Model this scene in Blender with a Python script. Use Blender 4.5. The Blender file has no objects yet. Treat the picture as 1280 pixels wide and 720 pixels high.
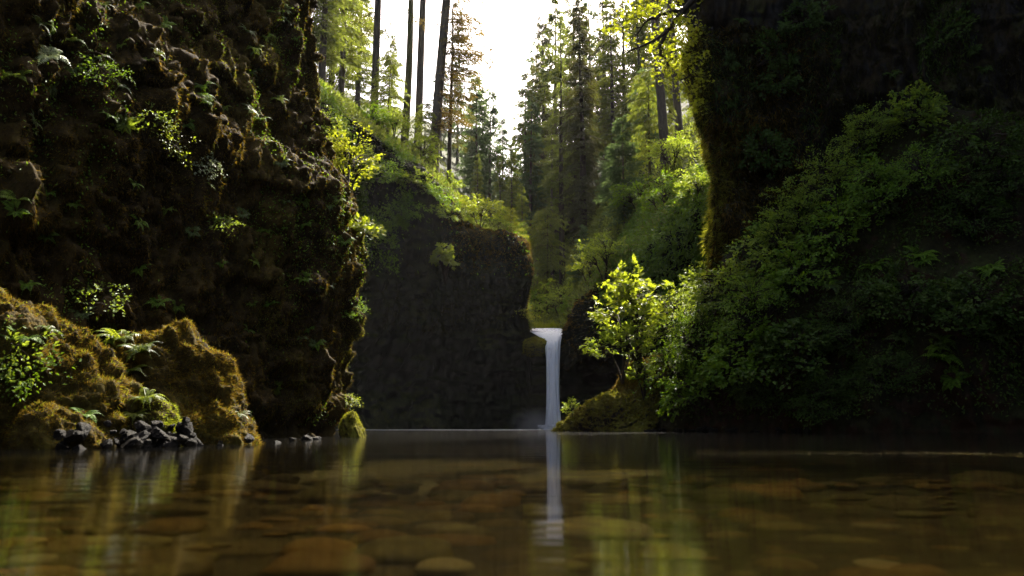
import bpy, math, random
import numpy as np
from mathutils import Vector, Matrix, Euler
from mathutils.bvhtree import BVHTree

R = math.radians
scene = bpy.context.scene
COL = scene.collection

# ------------------------------------------------------------------ render / view
scene.render.engine = 'CYCLES'
cy = scene.cycles
cy.use_denoising = True
try:
    cy.denoiser = 'OPENIMAGEDENOISE'
except Exception:
    pass
cy.max_bounces = 6
cy.diffuse_bounces = 3
cy.glossy_bounces = 3
cy.transmission_bounces = 4
cy.transparent_max_bounces = 12
cy.volume_bounces = 0
cy.caustics_reflective = False
cy.caustics_refractive = True
cy.sample_clamp_indirect = 4.0
scene.view_settings.view_transform = 'Standard'
scene.view_settings.look = 'None'
scene.view_settings.gamma = 1.0
scene.view_settings.use_curve_mapping = False
scene.view_settings.exposure = 1.95

# ------------------------------------------------------------------ camera
F = 1000.0                       # focal length in pixels of a 1280 wide picture
PITCH = math.atan((533 - 360) / F)
CAMZ = 0.30
cam = bpy.data.cameras.new('Camera')
cam.sensor_width = 36.0
cam.lens = 36.0 * F / 1280.0
cam.clip_start = 0.05
cam.clip_end = 2000.0
cam.dof.use_dof = True
cam.dof.focus_distance = 45.0
cam.dof.aperture_fstop = 2.0
camo = bpy.data.objects.new('Camera', cam)
COL.objects.link(camo)
camo.location = (0, 0, CAMZ)
camo.rotation_euler = (R(90) + PITCH, 0, 0)
scene.camera = camo
SP, CP = math.sin(PITCH), math.cos(PITCH)


def ray(px, py):
    a, b = (px - 640) / F, (360 - py) / F
    return Vector((a, CP - b * SP, SP + b * CP))


def at(px, py, Y):
    d = ray(px, py)
    return Vector((0, 0, CAMZ)) + d * (Y / d.y)


# ------------------------------------------------------------------ sky, sun
SUN_EL, SUN_AZ = R(48), R(21)    # azimuth measured from +Y towards +X
world = bpy.data.worlds.new('World')
scene.world = world
world.use_nodes = True
wn = world.node_tree.nodes
wl = world.node_tree.links
sky = wn.new('ShaderNodeTexSky')
sky.sky_type = 'NISHITA'
sky.sun_disc = False
sky.sun_elevation = SUN_EL
sky.sun_rotation = SUN_AZ
sky.air_density = 0.8
sky.dust_density = 8.0
sky.ozone_density = 0.0
wl.new(sky.outputs['Color'], wn['Background'].inputs['Color'])
wn['Background'].inputs['Strength'].default_value = 0.13
sun = bpy.data.lights.new('Sun', 'SUN')
sun.energy = 5.0
sun.angle = R(0.5)
sun.color = (1.0, 0.93, 0.80)
suno = bpy.data.objects.new('Sun', sun)
COL.objects.link(suno)
sd = Vector((math.sin(SUN_AZ) * math.cos(SUN_EL), math.cos(SUN_AZ) * math.cos(SUN_EL), math.sin(SUN_EL)))
suno.rotation_euler = sd.to_track_quat('Z', 'Y').to_euler()
suno.location = (0, 0, 60)


# ------------------------------------------------------------------ numpy noise
def _h(ix, iy, iz, s):
    h = (ix.astype(np.int64) * 374761393 + iy.astype(np.int64) * 668265263 + iz.astype(np.int64) * 2147483647 + s * 1274126177) & 0xFFFFFFFF
    h = ((h ^ (h >> 13)) * 1274126177) & 0xFFFFFFFF
    h = ((h ^ (h >> 16)) * 2246822519) & 0xFFFFFFFF
    return (h ^ (h >> 15)) & 0xFFFFFFFF


def pn(x, y, z, s=0):
    """value noise, about -1..1"""
    x, y, z = np.broadcast_arrays(np.asarray(x, float), np.asarray(y, float), np.asarray(z, float))
    ix, iy, iz = np.floor(x), np.floor(y), np.floor(z)
    fx, fy, fz = x - ix, y - iy, z - iz
    ux, uy, uz = [f * f * f * (f * (f * 6 - 15) + 10) for f in (fx, fy, fz)]
    out = 0
    for a in (0, 1):
        wa = ux if a else 1 - ux
        for b in (0, 1):
            wb = uy if b else 1 - uy
            for c in (0, 1):
                wc = uz if c else 1 - uz
                out = out + wa * wb * wc * (_h(ix + a, iy + b, iz + c, s) / 2147483648.0 - 1.0)
    return out


def fbm(x, y, z, s=0, octv=4, gain=0.5):
    t, a, f = 0, 1.0, 1.0
    for k in range(octv):
        t = t + a * pn(np.asarray(x) * f, np.asarray(y) * f, np.asarray(z) * f, s + k * 17)
        a *= gain
        f *= 2.03
    return t


def blocks(x, y, z, s=0):
    """fractured rock: every cell of a warped grid stands out by its own amount"""
    w = pn(np.asarray(x) * 0.7, np.asarray(y) * 0.7, np.asarray(z) * 0.7, s + 5) * 0.6
    i, j, k = np.broadcast_arrays(np.floor(x + w), np.floor(y - w), np.floor(z + 0.35 * w))
    return _h(i, j, k, s) / 2147483648.0 - 1.0


def sstep(a, b, x):
    t = np.clip((np.asarray(x, float) - a) / (b - a), 0, 1)
    return t * t * (3 - 2 * t)


# ------------------------------------------------------------------ mesh helpers
class MB:
    """collects vertices, quads and tris, and links them as one mesh object"""

    def __init__(self):
        self.v, self.q, self.t, self.n = [], [], [], 0

    def add(self, v, q=None, t=None):
        v = np.asarray(v, float).reshape(-1, 3)
        if q is not None and len(q):
            self.q.append(np.asarray(q, np.int64).reshape(-1, 4) + self.n)
        if t is not None and len(t):
            self.t.append(np.asarray(t, np.int64).reshape(-1, 3) + self.n)
        self.v.append(v)
        self.n += len(v)

    def arrays(self):
        v = np.concatenate(self.v) if self.v else np.zeros((0, 3))
        q = np.concatenate(self.q) if self.q else np.zeros((0, 4), np.int64)
        t = np.concatenate(self.t) if self.t else np.zeros((0, 3), np.int64)
        return v, q, t

    def mesh(self, name, mat, smooth=False):
        v, q, t = self.arrays()
        me = bpy.data.meshes.new(name)
        me.vertices.add(len(v))
        me.vertices.foreach_set('co', v.astype(np.float32).ravel())
        nl = len(q) * 4 + len(t) * 3
        me.loops.add(nl)
        me.loops.foreach_set('vertex_index', np.concatenate([q.ravel(), t.ravel()]).astype(np.int32))
        me.polygons.add(len(q) + len(t))
        st = np.concatenate([np.arange(len(q)) * 4, len(q) * 4 + np.arange(len(t)) * 3]).astype(np.int32)
        me.polygons.foreach_set('loop_start', st)
        me.update(calc_edges=True)
        me.polygons.foreach_set('use_smooth', np.full(len(q) + len(t), smooth))
        me.materials.append(mat)
        me.validate()
        return me

    def build(self, name, mat, parent=None, smooth=False):
        o = bpy.data.objects.new(name, self.mesh(name, mat, smooth))
        COL.objects.link(o)
        if parent is not None:
            o.parent = parent
        return o


def tag(o, label=None, cat=None, group=None, kind=None):
    if label:
        o['label'] = label
    if cat:
        o['category'] = cat
    if group:
        o['group'] = group
    if kind:
        o['kind'] = kind
    return o


def empty(name, loc=(0, 0, 0)):
    o = bpy.data.objects.new(name, None)
    o.empty_display_size = 0.3
    COL.objects.link(o)
    o.location = loc
    return o


def copy_tree(root):
    c = root.copy()
    COL.objects.link(c)
    for ch in list(root.children):
        d = ch.copy()
        COL.objects.link(d)
        d.parent = c
        for g in list(ch.children):
            e = g.copy()
            COL.objects.link(e)
            e.parent = d
    return c


def tube(mb, pts, radii, sides=6, cap=True):
    pts = np.asarray(pts, float)
    k = len(pts)
    tan = np.gradient(pts, axis=0)
    tan /= np.linalg.norm(tan, axis=1)[:, None] + 1e-9
    ref = np.array([0, 0, 1.0]) if abs(tan[0][2]) < 0.8 else np.array([1.0, 0, 0])
    vs = []
    for i in range(k):
        a = np.cross(tan[i], ref)
        a /= np.linalg.norm(a) + 1e-9
        b = np.cross(tan[i], a)
        an = np.arange(sides) * 2 * math.pi / sides
        vs.append(pts[i] + radii[i] * (np.cos(an)[:, None] * a + np.sin(an)[:, None] * b))
    q = []
    for i in range(k - 1):
        for j in range(sides):
            j2 = (j + 1) % sides
            q.append((i * sides + j, i * sides + j2, (i + 1) * sides + j2, (i + 1) * sides + j))
    mb.add(np.concatenate(vs), q)


def cards(mb, pos, axis, nrm, L, W, fold=0.15, bend=0.0):
    """pointed leaves: pos = leaf base, axis = direction to the tip, nrm = upper side"""
    pos = np.asarray(pos, float)
    n = len(pos)
    axis = axis / (np.linalg.norm(axis, axis=1)[:, None] + 1e-9)
    side = np.cross(axis, nrm)
    side /= np.linalg.norm(side, axis=1)[:, None] + 1e-9
    up = np.cross(side, axis)
    L = np.broadcast_to(np.asarray(L, float), (n,))[:, None]
    W = np.broadcast_to(np.asarray(W, float), (n,))[:, None]
    m = pos + axis * L * 0.45
    v = np.stack([pos, m + side * W * 0.5 + up * W * fold, pos + axis * L - up * L * bend, m - side * W * 0.5 + up * W * fold], 1).reshape(-1, 3)
    mb.add(v, np.arange(n * 4).reshape(-1, 4))


def blades(mb, pos, axis, side, L, W):
    n = len(pos)
    L = np.broadcast_to(np.asarray(L, float), (n,))[:, None]
    W = np.broadcast_to(np.asarray(W, float), (n,))[:, None]
    v = np.stack([pos - side * W * 0.5, pos + side * W * 0.5, pos + axis * L], 1).reshape(-1, 3)
    mb.add(v, None, np.arange(n * 3).reshape(-1, 3))


def grid_faces(nu, nv, flip=False):
    i = np.arange(nu - 1)[:, None] * nv + np.arange(nv - 1)[None, :]
    q = np.stack([i, i + nv, i + nv + 1, i + 1], -1).reshape(-1, 4)
    return q[:, ::-1] if flip else q


def catmull(pts, n):
    pts = np.asarray(pts, float)
    P = np.vstack([2 * pts[0] - pts[1], pts, 2 * pts[-1] - pts[-2]])
    out, ids = [], []
    for i in range(len(pts) - 1):
        t = np.linspace(0, 1, 60, endpoint=False)[:, None]
        p0, p1, p2, p3 = P[i], P[i + 1], P[i + 2], P[i + 3]
        out.append(0.5 * (2 * p1 + (-p0 + p2) * t + (2 * p0 - 5 * p1 + 4 * p2 - p3) * t ** 2 + (-p0 + 3 * p1 - 3 * p2 + p3) * t ** 3))
        ids.append(i + t[:, 0])
    out.append(pts[-1:])
    ids.append(np.array([len(pts) - 1.0]))
    out, ids = np.vstack(out), np.concatenate(ids)
    s = np.concatenate([[0], np.cumsum(np.linalg.norm(np.diff(out[:, :2], axis=0), axis=1))])
    if callable(n):
        si = n(s, out)
    else:
        si = np.linspace(0, s[-1], n)
    res = np.stack([np.interp(si, s, out[:, k]) for k in range(out.shape[1])], 1)
    return res, np.interp(si, s, ids)


def grid_normals(G):
    du = np.gradient(G, axis=0)
    dv = np.gradient(G, axis=1)
    n = np.cross(du, dv)
    return n / (np.linalg.norm(n, axis=2)[:, :, None] + 1e-9)


# ------------------------------------------------------------------ materials
def mk(name):
    m = bpy.data.materials.new(name)
    m.use_nodes = True
    nt = m.node_tree
    nt.nodes.clear()
    out = nt.nodes.new('ShaderNodeOutputMaterial')
    return m, nt, out


def nd(nt, typ, **kw):
    n = nt.nodes.new(typ)
    for k, v in kw.items():
        if k.startswith('_'):
            setattr(n, k[1:], v)
        else:
            n.inputs[k.replace('__', ' ')].default_value = v
    return n


def ramp(nt, src, stops):
    r = nt.nodes.new('ShaderNodeValToRGB')
    el = r.color_ramp.elements
    while len(el) < len(stops):
        el.new(0.5)
    for e, (p, c) in zip(el, stops):
        e.position = p
        e.color = (*c, 1) if len(c) == 3 else c
    nt.links.new(src, r.inputs['Fac'])
    return r.outputs['Color']


def noise(nt, coord, scale, detail=6, rough=0.6, stretch=None):
    L = nt.links
    if stretch:
        mp = nt.nodes.new('ShaderNodeMapping')
        mp.inputs['Scale'].default_value = stretch
        L.new(coord, mp.inputs['Vector'])
        coord = mp.outputs['Vector']
    n = nd(nt, 'ShaderNodeTexNoise', Scale=scale, Detail=detail, Roughness=rough)
    L.new(coord, n.inputs['Vector'])
    return n.outputs['Fac']


def math_(nt, op, a, b=None, c=None, clamp=False):
    n = nt.nodes.new('ShaderNodeMath')
    n.operation = op
    n.use_clamp = clamp
    for i, x in enumerate((a, b, c)):
        if x is None:
            continue
        if isinstance(x, (int, float)):
            n.inputs[i].default_value = x
        else:
            nt.links.new(x, n.inputs[i])
    return n.outputs[0]


def mixc(nt, f, a, b):
    n = nt.nodes.new('ShaderNodeMix')
    n.data_type = 'RGBA'
    for sock, x in ((n.inputs[0], f), (n.inputs[6], a), (n.inputs[7], b)):
        if isinstance(x, (int, float)):
            sock.default_value = x
        elif isinstance(x, tuple):
            sock.default_value = (*x, 1)
        else:
            nt.links.new(x, sock)
    return n.outputs[2]


def mat_moss(name, moss, rock, cover=0.5, patch=0.5, fine=6.0, stretch=(1, 1, 0.35), bump=0.6, dist=0.12, rough=0.9, up=0.35):
    """rock grown over with moss: three moss tones, bare rock in patches"""
    m, nt, out = mk(name)
    L = nt.links
    tc = nt.nodes.new('ShaderNodeTexCoord').outputs['Object']
    n1 = noise(nt, tc, patch, 8, 0.65, stretch)
    n2 = noise(nt, tc, fine, 8, 0.7, (1, 1, 0.6))
    n3 = noise(nt, tc, patch * 3.1, 6, 0.6, stretch)
    v = math_(nt, 'MULTIPLY_ADD', n1, 0.55, math_(nt, 'MULTIPLY', n2, 0.45))
    c = ramp(nt, v, [(0.36, moss[0]), (0.5, moss[1]), (0.64, moss[2])])
    rk = ramp(nt, n2, [(0.3, tuple(x * 0.45 for x in rock)), (0.7, rock)])
    geo = nt.nodes.new('ShaderNodeNewGeometry')
    sep = nt.nodes.new('ShaderNodeSeparateXYZ')
    L.new(geo.outputs['Normal'], sep.inputs[0])
    mask = math_(nt, 'ADD', n3, math_(nt, 'MULTIPLY', sep.outputs['Z'], up))
    mask = math_(nt, 'MULTIPLY_ADD', math_(nt, 'SUBTRACT', mask, 1.0 - cover), 6.0, 0.5, clamp=True)
    colr = mixc(nt, mask, rk, c)
    b1 = nd(nt, 'ShaderNodeBump', Strength=bump, Distance=dist)
    hh = math_(nt, 'MULTIPLY_ADD', n2, 0.7, math_(nt, 'MULTIPLY', noise(nt, tc, fine * 3.7, 4, 0.7), 0.4))
    L.new(hh, b1.inputs['Height'])
    p = nd(nt, 'ShaderNodeBsdfPrincipled', Roughness=rough)
    p.inputs['Specular IOR Level'].default_value = 0.10
    L.new(colr, p.inputs['Base Color'])
    L.new(math_(nt, 'MULTIPLY_ADD', mask, 0.4, rough - 0.4), p.inputs['Roughness'])
    L.new(b1.outputs['Normal'], p.inputs['Normal'])
    L.new(p.outputs[0], out.inputs['Surface'])
    return m


def mat_leaf(name, c0, c1, trans=(0.2, 0.24, 0.02), tf=0.4, rough=0.45, spec=0.35, rnd=0.25, patch=0.6, pw=0.9):
    m, nt, out = mk(name)
    L = nt.links
    geo = nt.nodes.new('ShaderNodeNewGeometry')
    oi = nt.nodes.new('ShaderNodeObjectInfo')
    f = math_(nt, 'MULTIPLY_ADD', geo.outputs['Random Per Island'], 1 - rnd, math_(nt, 'MULTIPLY', oi.outputs['Random'], rnd))
    tc = nt.nodes.new('ShaderNodeTexCoord').outputs['Object']
    f = math_(nt, 'MULTIPLY_ADD', math_(nt, 'SUBTRACT', noise(nt, tc, patch, 3, 0.6), 0.5), pw * 1.6, f, clamp=True)
    c = ramp(nt, f, [(0.1, c0), (0.9, c1)])
    t = mixc(nt, f, tuple(x * 0.65 for x in trans), trans)
    p = nd(nt, 'ShaderNodeBsdfPrincipled', Roughness=rough)
    p.inputs['Specular IOR Level'].default_value = spec
    L.new(c, p.inputs['Base Color'])
    tr = nt.nodes.new('ShaderNodeBsdfTranslucent')
    L.new(t, tr.inputs['Color'])
    mx = nt.nodes.new('ShaderNodeMixShader')
    mx.inputs[0].default_value = tf
    L.new(p.outputs[0], mx.inputs[1])
    L.new(tr.outputs[0], mx.inputs[2])
    L.new(mx.outputs[0], out.inputs['Surface'])
    return m


def mat_bark(name, c0, c1, scale=6):
    m, nt, out = mk(name)
    L = nt.links
    tc = nt.nodes.new('ShaderNodeTexCoord').outputs['Object']
    n = noise(nt, tc, scale, 8, 0.7, (1, 1, 0.18))
    n2 = noise(nt, tc, 0.6, 4, 0.6)
    c = ramp(nt, math_(nt, 'MULTIPLY_ADD', n, 0.7, math_(nt, 'MULTIPLY', n2, 0.3)), [(0.35, c0), (0.65, c1)])
    b = nd(nt, 'ShaderNodeBump', Strength=0.8, Distance=0.08)
    L.new(n, b.inputs['Height'])
    p = nd(nt, 'ShaderNodeBsdfPrincipled', Roughness=0.9)
    p.inputs['Specular IOR Level'].default_value = 0.2
    L.new(c, p.inputs['Base Color'])
    L.new(b.outputs['Normal'], p.inputs['Normal'])
    L.new(p.outputs[0], out.inputs['Surface'])
    return m


M = {}
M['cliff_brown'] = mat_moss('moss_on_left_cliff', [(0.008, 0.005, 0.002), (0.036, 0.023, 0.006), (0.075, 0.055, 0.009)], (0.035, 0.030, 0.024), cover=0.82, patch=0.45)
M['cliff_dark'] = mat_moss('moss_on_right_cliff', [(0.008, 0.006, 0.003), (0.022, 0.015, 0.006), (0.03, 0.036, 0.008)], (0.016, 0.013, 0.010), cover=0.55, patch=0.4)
M['bowl'] = mat_moss('basalt_bowl', [(0.006, 0.006, 0.004), (0.013, 0.014, 0.006), (0.035, 0.038, 0.008)], (0.013, 0.012, 0.010), cover=0.5, patch=0.22, fine=3.0, up=0.6)
M['bank'] = mat_moss('bank_soil', [(0.008, 0.006, 0.003), (0.02, 0.017, 0.006), (0.03, 0.036, 0.008)], (0.045, 0.022, 0.010), cover=0.5)
M['hill'] = mat_moss('forest_floor', [(0.010, 0.013, 0.004), (0.020, 0.027, 0.006), (0.035, 0.045, 0.008)], (0.022, 0.016, 0.009), cover=0.65, patch=0.2, fine=2.0)
M['boulder'] = mat_moss('moss_on_boulder', [(0.011, 0.008, 0.003), (0.048, 0.034, 0.007), (0.09, 0.073, 0.011)], (0.035, 0.026, 0.014), cover=0.85, patch=1.2, fine=14, stretch=(1, 1, 0.8), dist=0.05)
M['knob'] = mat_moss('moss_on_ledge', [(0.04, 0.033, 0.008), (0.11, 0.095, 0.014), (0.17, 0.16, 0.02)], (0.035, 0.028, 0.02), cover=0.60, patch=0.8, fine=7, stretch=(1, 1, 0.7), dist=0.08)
M['tuft_brown'] = mat_leaf('moss_tuft_brown', (0.012, 0.008, 0.003), (0.13, 0.085, 0.012), (0.26, 0.16, 0.016), 0.35, 0.9, 0.05, patch=1.6, pw=1.3)
M['tuft_gold'] = mat_leaf('moss_tuft_gold', (0.06, 0.055, 0.007), (0.17, 0.165, 0.016), (0.32, 0.32, 0.02), 0.42, 0.9, 0.05, patch=1.5, pw=1.0)
M['tuft_dark'] = mat_leaf('moss_tuft_dark', (0.010, 0.008, 0.003), (0.03, 0.03, 0.007), (0.05, 0.05, 0.008), 0.3, 0.9, 0.05, patch=1.0, pw=1.0)
M['leaf_bank'] = mat_leaf('leaf_green', (0.040, 0.092, 0.004), (0.12, 0.21, 0.010), (0.20, 0.32, 0.010), 0.38, 0.55, 0.18)
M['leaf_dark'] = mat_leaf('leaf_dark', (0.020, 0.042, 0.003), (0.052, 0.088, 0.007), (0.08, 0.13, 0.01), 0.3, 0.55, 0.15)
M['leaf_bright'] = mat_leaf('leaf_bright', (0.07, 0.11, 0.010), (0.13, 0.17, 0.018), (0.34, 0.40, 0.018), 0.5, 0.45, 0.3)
M['leaf_yellow'] = mat_leaf('leaf_yellow', (0.09, 0.12, 0.010), (0.15, 0.17, 0.014), (0.38, 0.42, 0.014), 0.5, 0.5, 0.3)
M['leaf_pale'] = mat_leaf('leaf_pale', (0.16, 0.20, 0.08), (0.28, 0.32, 0.15), (0.3, 0.36, 0.12), 0.35, 0.35, 0.5)
M['leaf_mid'] = mat_leaf('leaf_mid', (0.055, 0.105, 0.006), (0.15, 0.23, 0.013), (0.30, 0.38, 0.025), 0.48, 0.5, 0.22)
M['fern'] = mat_leaf('fern_green', (0.04, 0.07, 0.010), (0.09, 0.13, 0.018), (0.2, 0.26, 0.02), 0.4, 0.45, 0.35)
M['needle'] = mat_leaf('needle_green', (0.025, 0.042, 0.012), (0.055, 0.075, 0.018), (0.24, 0.29, 0.03), 0.45, 0.6, 0.2)
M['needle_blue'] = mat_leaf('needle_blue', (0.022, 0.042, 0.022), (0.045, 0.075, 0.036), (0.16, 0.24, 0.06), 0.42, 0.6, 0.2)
M['needle_olive'] = mat_leaf('needle_olive', (0.045, 0.058, 0.012), (0.09, 0.105, 0.018), (0.27, 0.32, 0.03), 0.48, 0.6, 0.2)
M['needle_dark'] = mat_leaf('needle_dark', (0.018, 0.024, 0.009), (0.04, 0.048, 0.014), (0.14, 0.14, 0.02), 0.4, 0.6, 0.2)
M['needle_rust'] = mat_leaf('needle_rust', (0.05, 0.042, 0.012), (0.11, 0.08, 0.018), (0.26, 0.18, 0.03), 0.4, 0.7, 0.1)
M['bark'] = mat_bark('bark_grey', (0.035, 0.026, 0.018), (0.10, 0.078, 0.058))
M['bark_dark'] = mat_bark('bark_dark', (0.015, 0.011, 0.007), (0.05, 0.036, 0.022))
M['bark_moss'] = mat_bark('bark_moss', (0.03, 0.026, 0.009), (0.09, 0.08, 0.02), 4)
M['grass'] = mat_leaf('grass_green', (0.03, 0.06, 0.012), (0.06, 0.11, 0.02), (0.14, 0.24, 0.03), 0.4, 0.5, 0.3)
M['wet_stone'] = mat_moss('wet_stone', [(0.02, 0.016, 0.01), (0.03, 0.024, 0.014), (0.04, 0.034, 0.02)], (0.013, 0.011, 0.009), cover=0.15, patch=3, fine=18, bump=0.8, dist=0.03, rough=0.95)


def mat_stone(name, c0, c1):
    m, nt, out = mk(name)
    L = nt.links
    tc = nt.nodes.new('ShaderNodeTexCoord').outputs['Object']
    oi = nt.nodes.new('ShaderNodeObjectInfo')
    n = noise(nt, tc, 5, 6, 0.65)
    f = math_(nt, 'MULTIPLY_ADD', n, 0.6, math_(nt, 'MULTIPLY', oi.outputs['Random'], 0.5))
    c = ramp(nt, f, [(0.25, c0), (0.8, c1)])
    p = nd(nt, 'ShaderNodeBsdfPrincipled', Roughness=0.7)
    L.new(c, p.inputs['Base Color'])
    L.new(p.outputs[0], out.inputs['Surface'])
    return m


M['stone_brown'] = mat_stone('stone_brown', (0.06, 0.042, 0.015), (0.16, 0.11, 0.04))
M['stone_olive'] = mat_stone('stone_olive', (0.06, 0.055, 0.018), (0.17, 0.15, 0.05))
M['stone_pale'] = mat_stone('stone_pale', (0.26, 0.23, 0.15), (0.44, 0.39, 0.26))
M['stone_orange'] = mat_stone('stone_orange', (0.16, 0.085, 0.022), (0.30, 0.165, 0.045))

# riverbed
m, nt, out = mk('riverbed_gravel')
L = nt.links
tc = nt.nodes.new('ShaderNodeTexCoord').outputs['Object']
vo = nd(nt, 'ShaderNodeTexVoronoi', Scale=3.2, Randomness=1.0)
L.new(tc, vo.inputs['Vector'])
n2 = noise(nt, tc, 0.7, 5)
hs = nt.nodes.new('ShaderNodeSeparateColor')
L.new(vo.outputs['Color'], hs.inputs[0])
c = ramp(nt, math_(nt, 'MULTIPLY_ADD', hs.outputs[0], 0.7, math_(nt, 'MULTIPLY', n2, 0.4)), [(0.15, (0.014, 0.011, 0.005)), (0.45, (0.03, 0.023, 0.009)), (0.7, (0.045, 0.038, 0.015)), (0.95, (0.09, 0.07, 0.03))])
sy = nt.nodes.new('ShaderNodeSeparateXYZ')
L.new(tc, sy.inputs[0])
c = mixc(nt, math_(nt, 'MULTIPLY_ADD', sy.outputs['Z'], -4.0, -1.2, clamp=True), c, (0.008, 0.007, 0.003))  # colour darkened with depth, in place of light absorbed by deeper water
c = mixc(nt, math_(nt, 'MULTIPLY_ADD', vo.outputs['Distance'], 1.6, -0.1, clamp=True), c, (0.03, 0.02, 0.008))
p = nd(nt, 'ShaderNodeBsdfPrincipled', Roughness=0.8)
L.new(c, p.inputs['Base Color'])
L.new(p.outputs[0], out.inputs['Surface'])
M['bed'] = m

# water: clear and slightly tinted, mirror at a grazing angle, softened by its slow ripples
m, nt, out = mk('pool_water')
L = nt.links
tc = nt.nodes.new('ShaderNodeTexCoord').outputs['Object']
b = nd(nt, 'ShaderNodeBump', Strength=0.10, Distance=0.05)
nz = math_(nt, 'ADD', noise(nt, tc, 1.6, 3, 0.5, (0.35, 1.8, 1)), math_(nt, 'MULTIPLY', noise(nt, tc, 6.0, 2, 0.5, (0.3, 1.8, 1)), 0.22))
L.new(nz, b.inputs['Height'])
g = nd(nt, 'ShaderNodeBsdfGlossy', Roughness=0.06)
L.new(b.outputs['Normal'], g.inputs['Normal'])
t = nd(nt, 'ShaderNodeBsdfTransparent', Color=(0.60, 0.55, 0.31, 1))
fr = nd(nt, 'ShaderNodeFresnel', IOR=1.33)
L.new(b.outputs['Normal'], fr.inputs['Normal'])
mx = nt.nodes.new('ShaderNodeMixShader')
L.new(fr.outputs[0], mx.inputs[0])
rf = nd(nt, 'ShaderNodeBsdfRefraction', Color=(0.58, 0.52, 0.28, 1), Roughness=0.035, IOR=1.2)
b2 = nd(nt, 'ShaderNodeBump', Strength=0.035, Distance=0.05)
L.new(nz, b2.inputs['Height'])
L.new(b2.outputs['Normal'], rf.inputs['Normal'])
mt_ = nd(nt, 'ShaderNodeMixShader', Fac=0.4)
L.new(t.outputs[0], mt_.inputs[1])
L.new(rf.outputs[0], mt_.inputs[2])
L.new(mt_.outputs[0], mx.inputs[1])
L.new(g.outputs[0], mx.inputs[2])
L.new(mx.outputs[0], out.inputs['Surface'])
M['water'] = m

# falling water: white, streaked along the flow, thin at its edges
m, nt, out = mk('falling_water')
L = nt.links
tc = nt.nodes.new('ShaderNodeTexCoord').outputs['Object']
st = noise(nt, tc, 3.0, 5, 0.6, (1.6, 1.6, 0.12))
lw = nd(nt, 'ShaderNodeLayerWeight', Blend=0.35)
al = math_(nt, 'SUBTRACT', math_(nt, 'MULTIPLY_ADD', st, 2.2, 0.1), math_(nt, 'POWER', lw.outputs['Facing'], 3.0), clamp=True)
dif = nd(nt, 'ShaderNodeBsdfDiffuse', Color=(0.93, 0.94, 0.95, 1))
trl = nd(nt, 'ShaderNodeBsdfTranslucent', Color=(0.86, 0.89, 0.93, 1))
m1 = nd(nt, 'ShaderNodeMixShader', Fac=0.3)
L.new(dif.outputs[0], m1.inputs[1])
L.new(trl.outputs[0], m1.inputs[2])
tr = nt.nodes.new('ShaderNodeBsdfTransparent')
m2 = nt.nodes.new('ShaderNodeMixShader')
L.new(al, m2.inputs[0])
L.new(tr.outputs[0], m2.inputs[1])
L.new(m1.outputs[0], m2.inputs[2])
L.new(m2.outputs[0], out.inputs['Surface'])
M['falls'] = m

m, nt, out = mk('foam')
L = nt.links
tc = nt.nodes.new('ShaderNodeTexCoord').outputs['Object']
al = math_(nt, 'MULTIPLY_ADD', noise(nt, tc, 0.8, 5, 0.6, (0.35, 1.4, 1)), 3.6, -1.1, clamp=True)
dif = nd(nt, 'ShaderNodeBsdfDiffuse', Color=(0.8, 0.82, 0.8, 1))
tr = nt.nodes.new('ShaderNodeBsdfTransparent')
m2 = nt.nodes.new('ShaderNodeMixShader')
L.new(al, m2.inputs[0])
L.new(tr.outputs[0], m2.inputs[1])
L.new(dif.outputs[0], m2.inputs[2])
L.new(m2.outputs[0], out.inputs['Surface'])
M['foam'] = m


def mat_volume(name, col, dens, aniso):
    m, nt, out = mk(name)
    v = nt.nodes.new('ShaderNodeVolumePrincipled')
    v.inputs['Color'].default_value = (*col, 1)
    v.inputs['Density'].default_value = dens
    v.inputs['Anisotropy'].default_value = aniso
    nt.links.new(v.outputs[0], out.inputs['Volume'])
    return m


# ------------------------------------------------------------------ terrain
EDGE = np.array([(-70, 40), (-25, 54), (-15, 70), (-8, 76.5), (0, 78.5), (5, 78.5), (8.5, 76), (12, 70), (16, 65), (24, 62), (70, 58)], float)
TOPX = np.array([-70, -25, -15, -9, -7.0, -5.6, -5.0, -2.4, 0, 1.2, 1.6, 1.8, 2.0, 5.0, 6.0, 9.4, 15, 24, 70], float)
TOPZ = np.array([48, 32, 28.2, 25, 23.5, 21.0, 20.0, 19.6, 19.2, 18.4, 17.3, 13.0, 9.55, 9.55, 10.3, 14.2, 18, 26, 60], float)

BX = TOPX.copy()                 # the rock's own rim; the ground behind falls off a little earlier
TOPX[9:13] = [-0.2, 0.4, 0.75, 1.1]


def yfront(x):
    return np.interp(x, EDGE[:, 0], EDGE[:, 1])


def hill(x, y):
    x, y = np.asarray(x, float), np.asarray(y, float)
    d = np.maximum(0, y - yfront(x))
    base = np.interp(x, TOPX, TOPZ)
    rise = 0.16 * d + 0.24 * np.maximum(0, y - 122)
    right = np.clip((x - 6) / 8, 0, 1) * np.minimum(d, 30) * 0.28
    left = np.clip((-x - 4) / 8, 0, 1) * np.minimum(d, 40) * 0.10
    bump = 0.5 * fbm(x * 0.35, y * 0.35, 0, 5, 3) * np.minimum(d / 4, 1) * np.where((x > 1.8) & (x < 5.5), 0.3, 1)
    return base + rise + right + left + bump


GROUND = []          # BVH sources for planting


def bvh_of(v, q):
    return BVHTree.FromPolygons([tuple(p) for p in v], [tuple(int(k) for k in f) for f in q])


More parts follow.
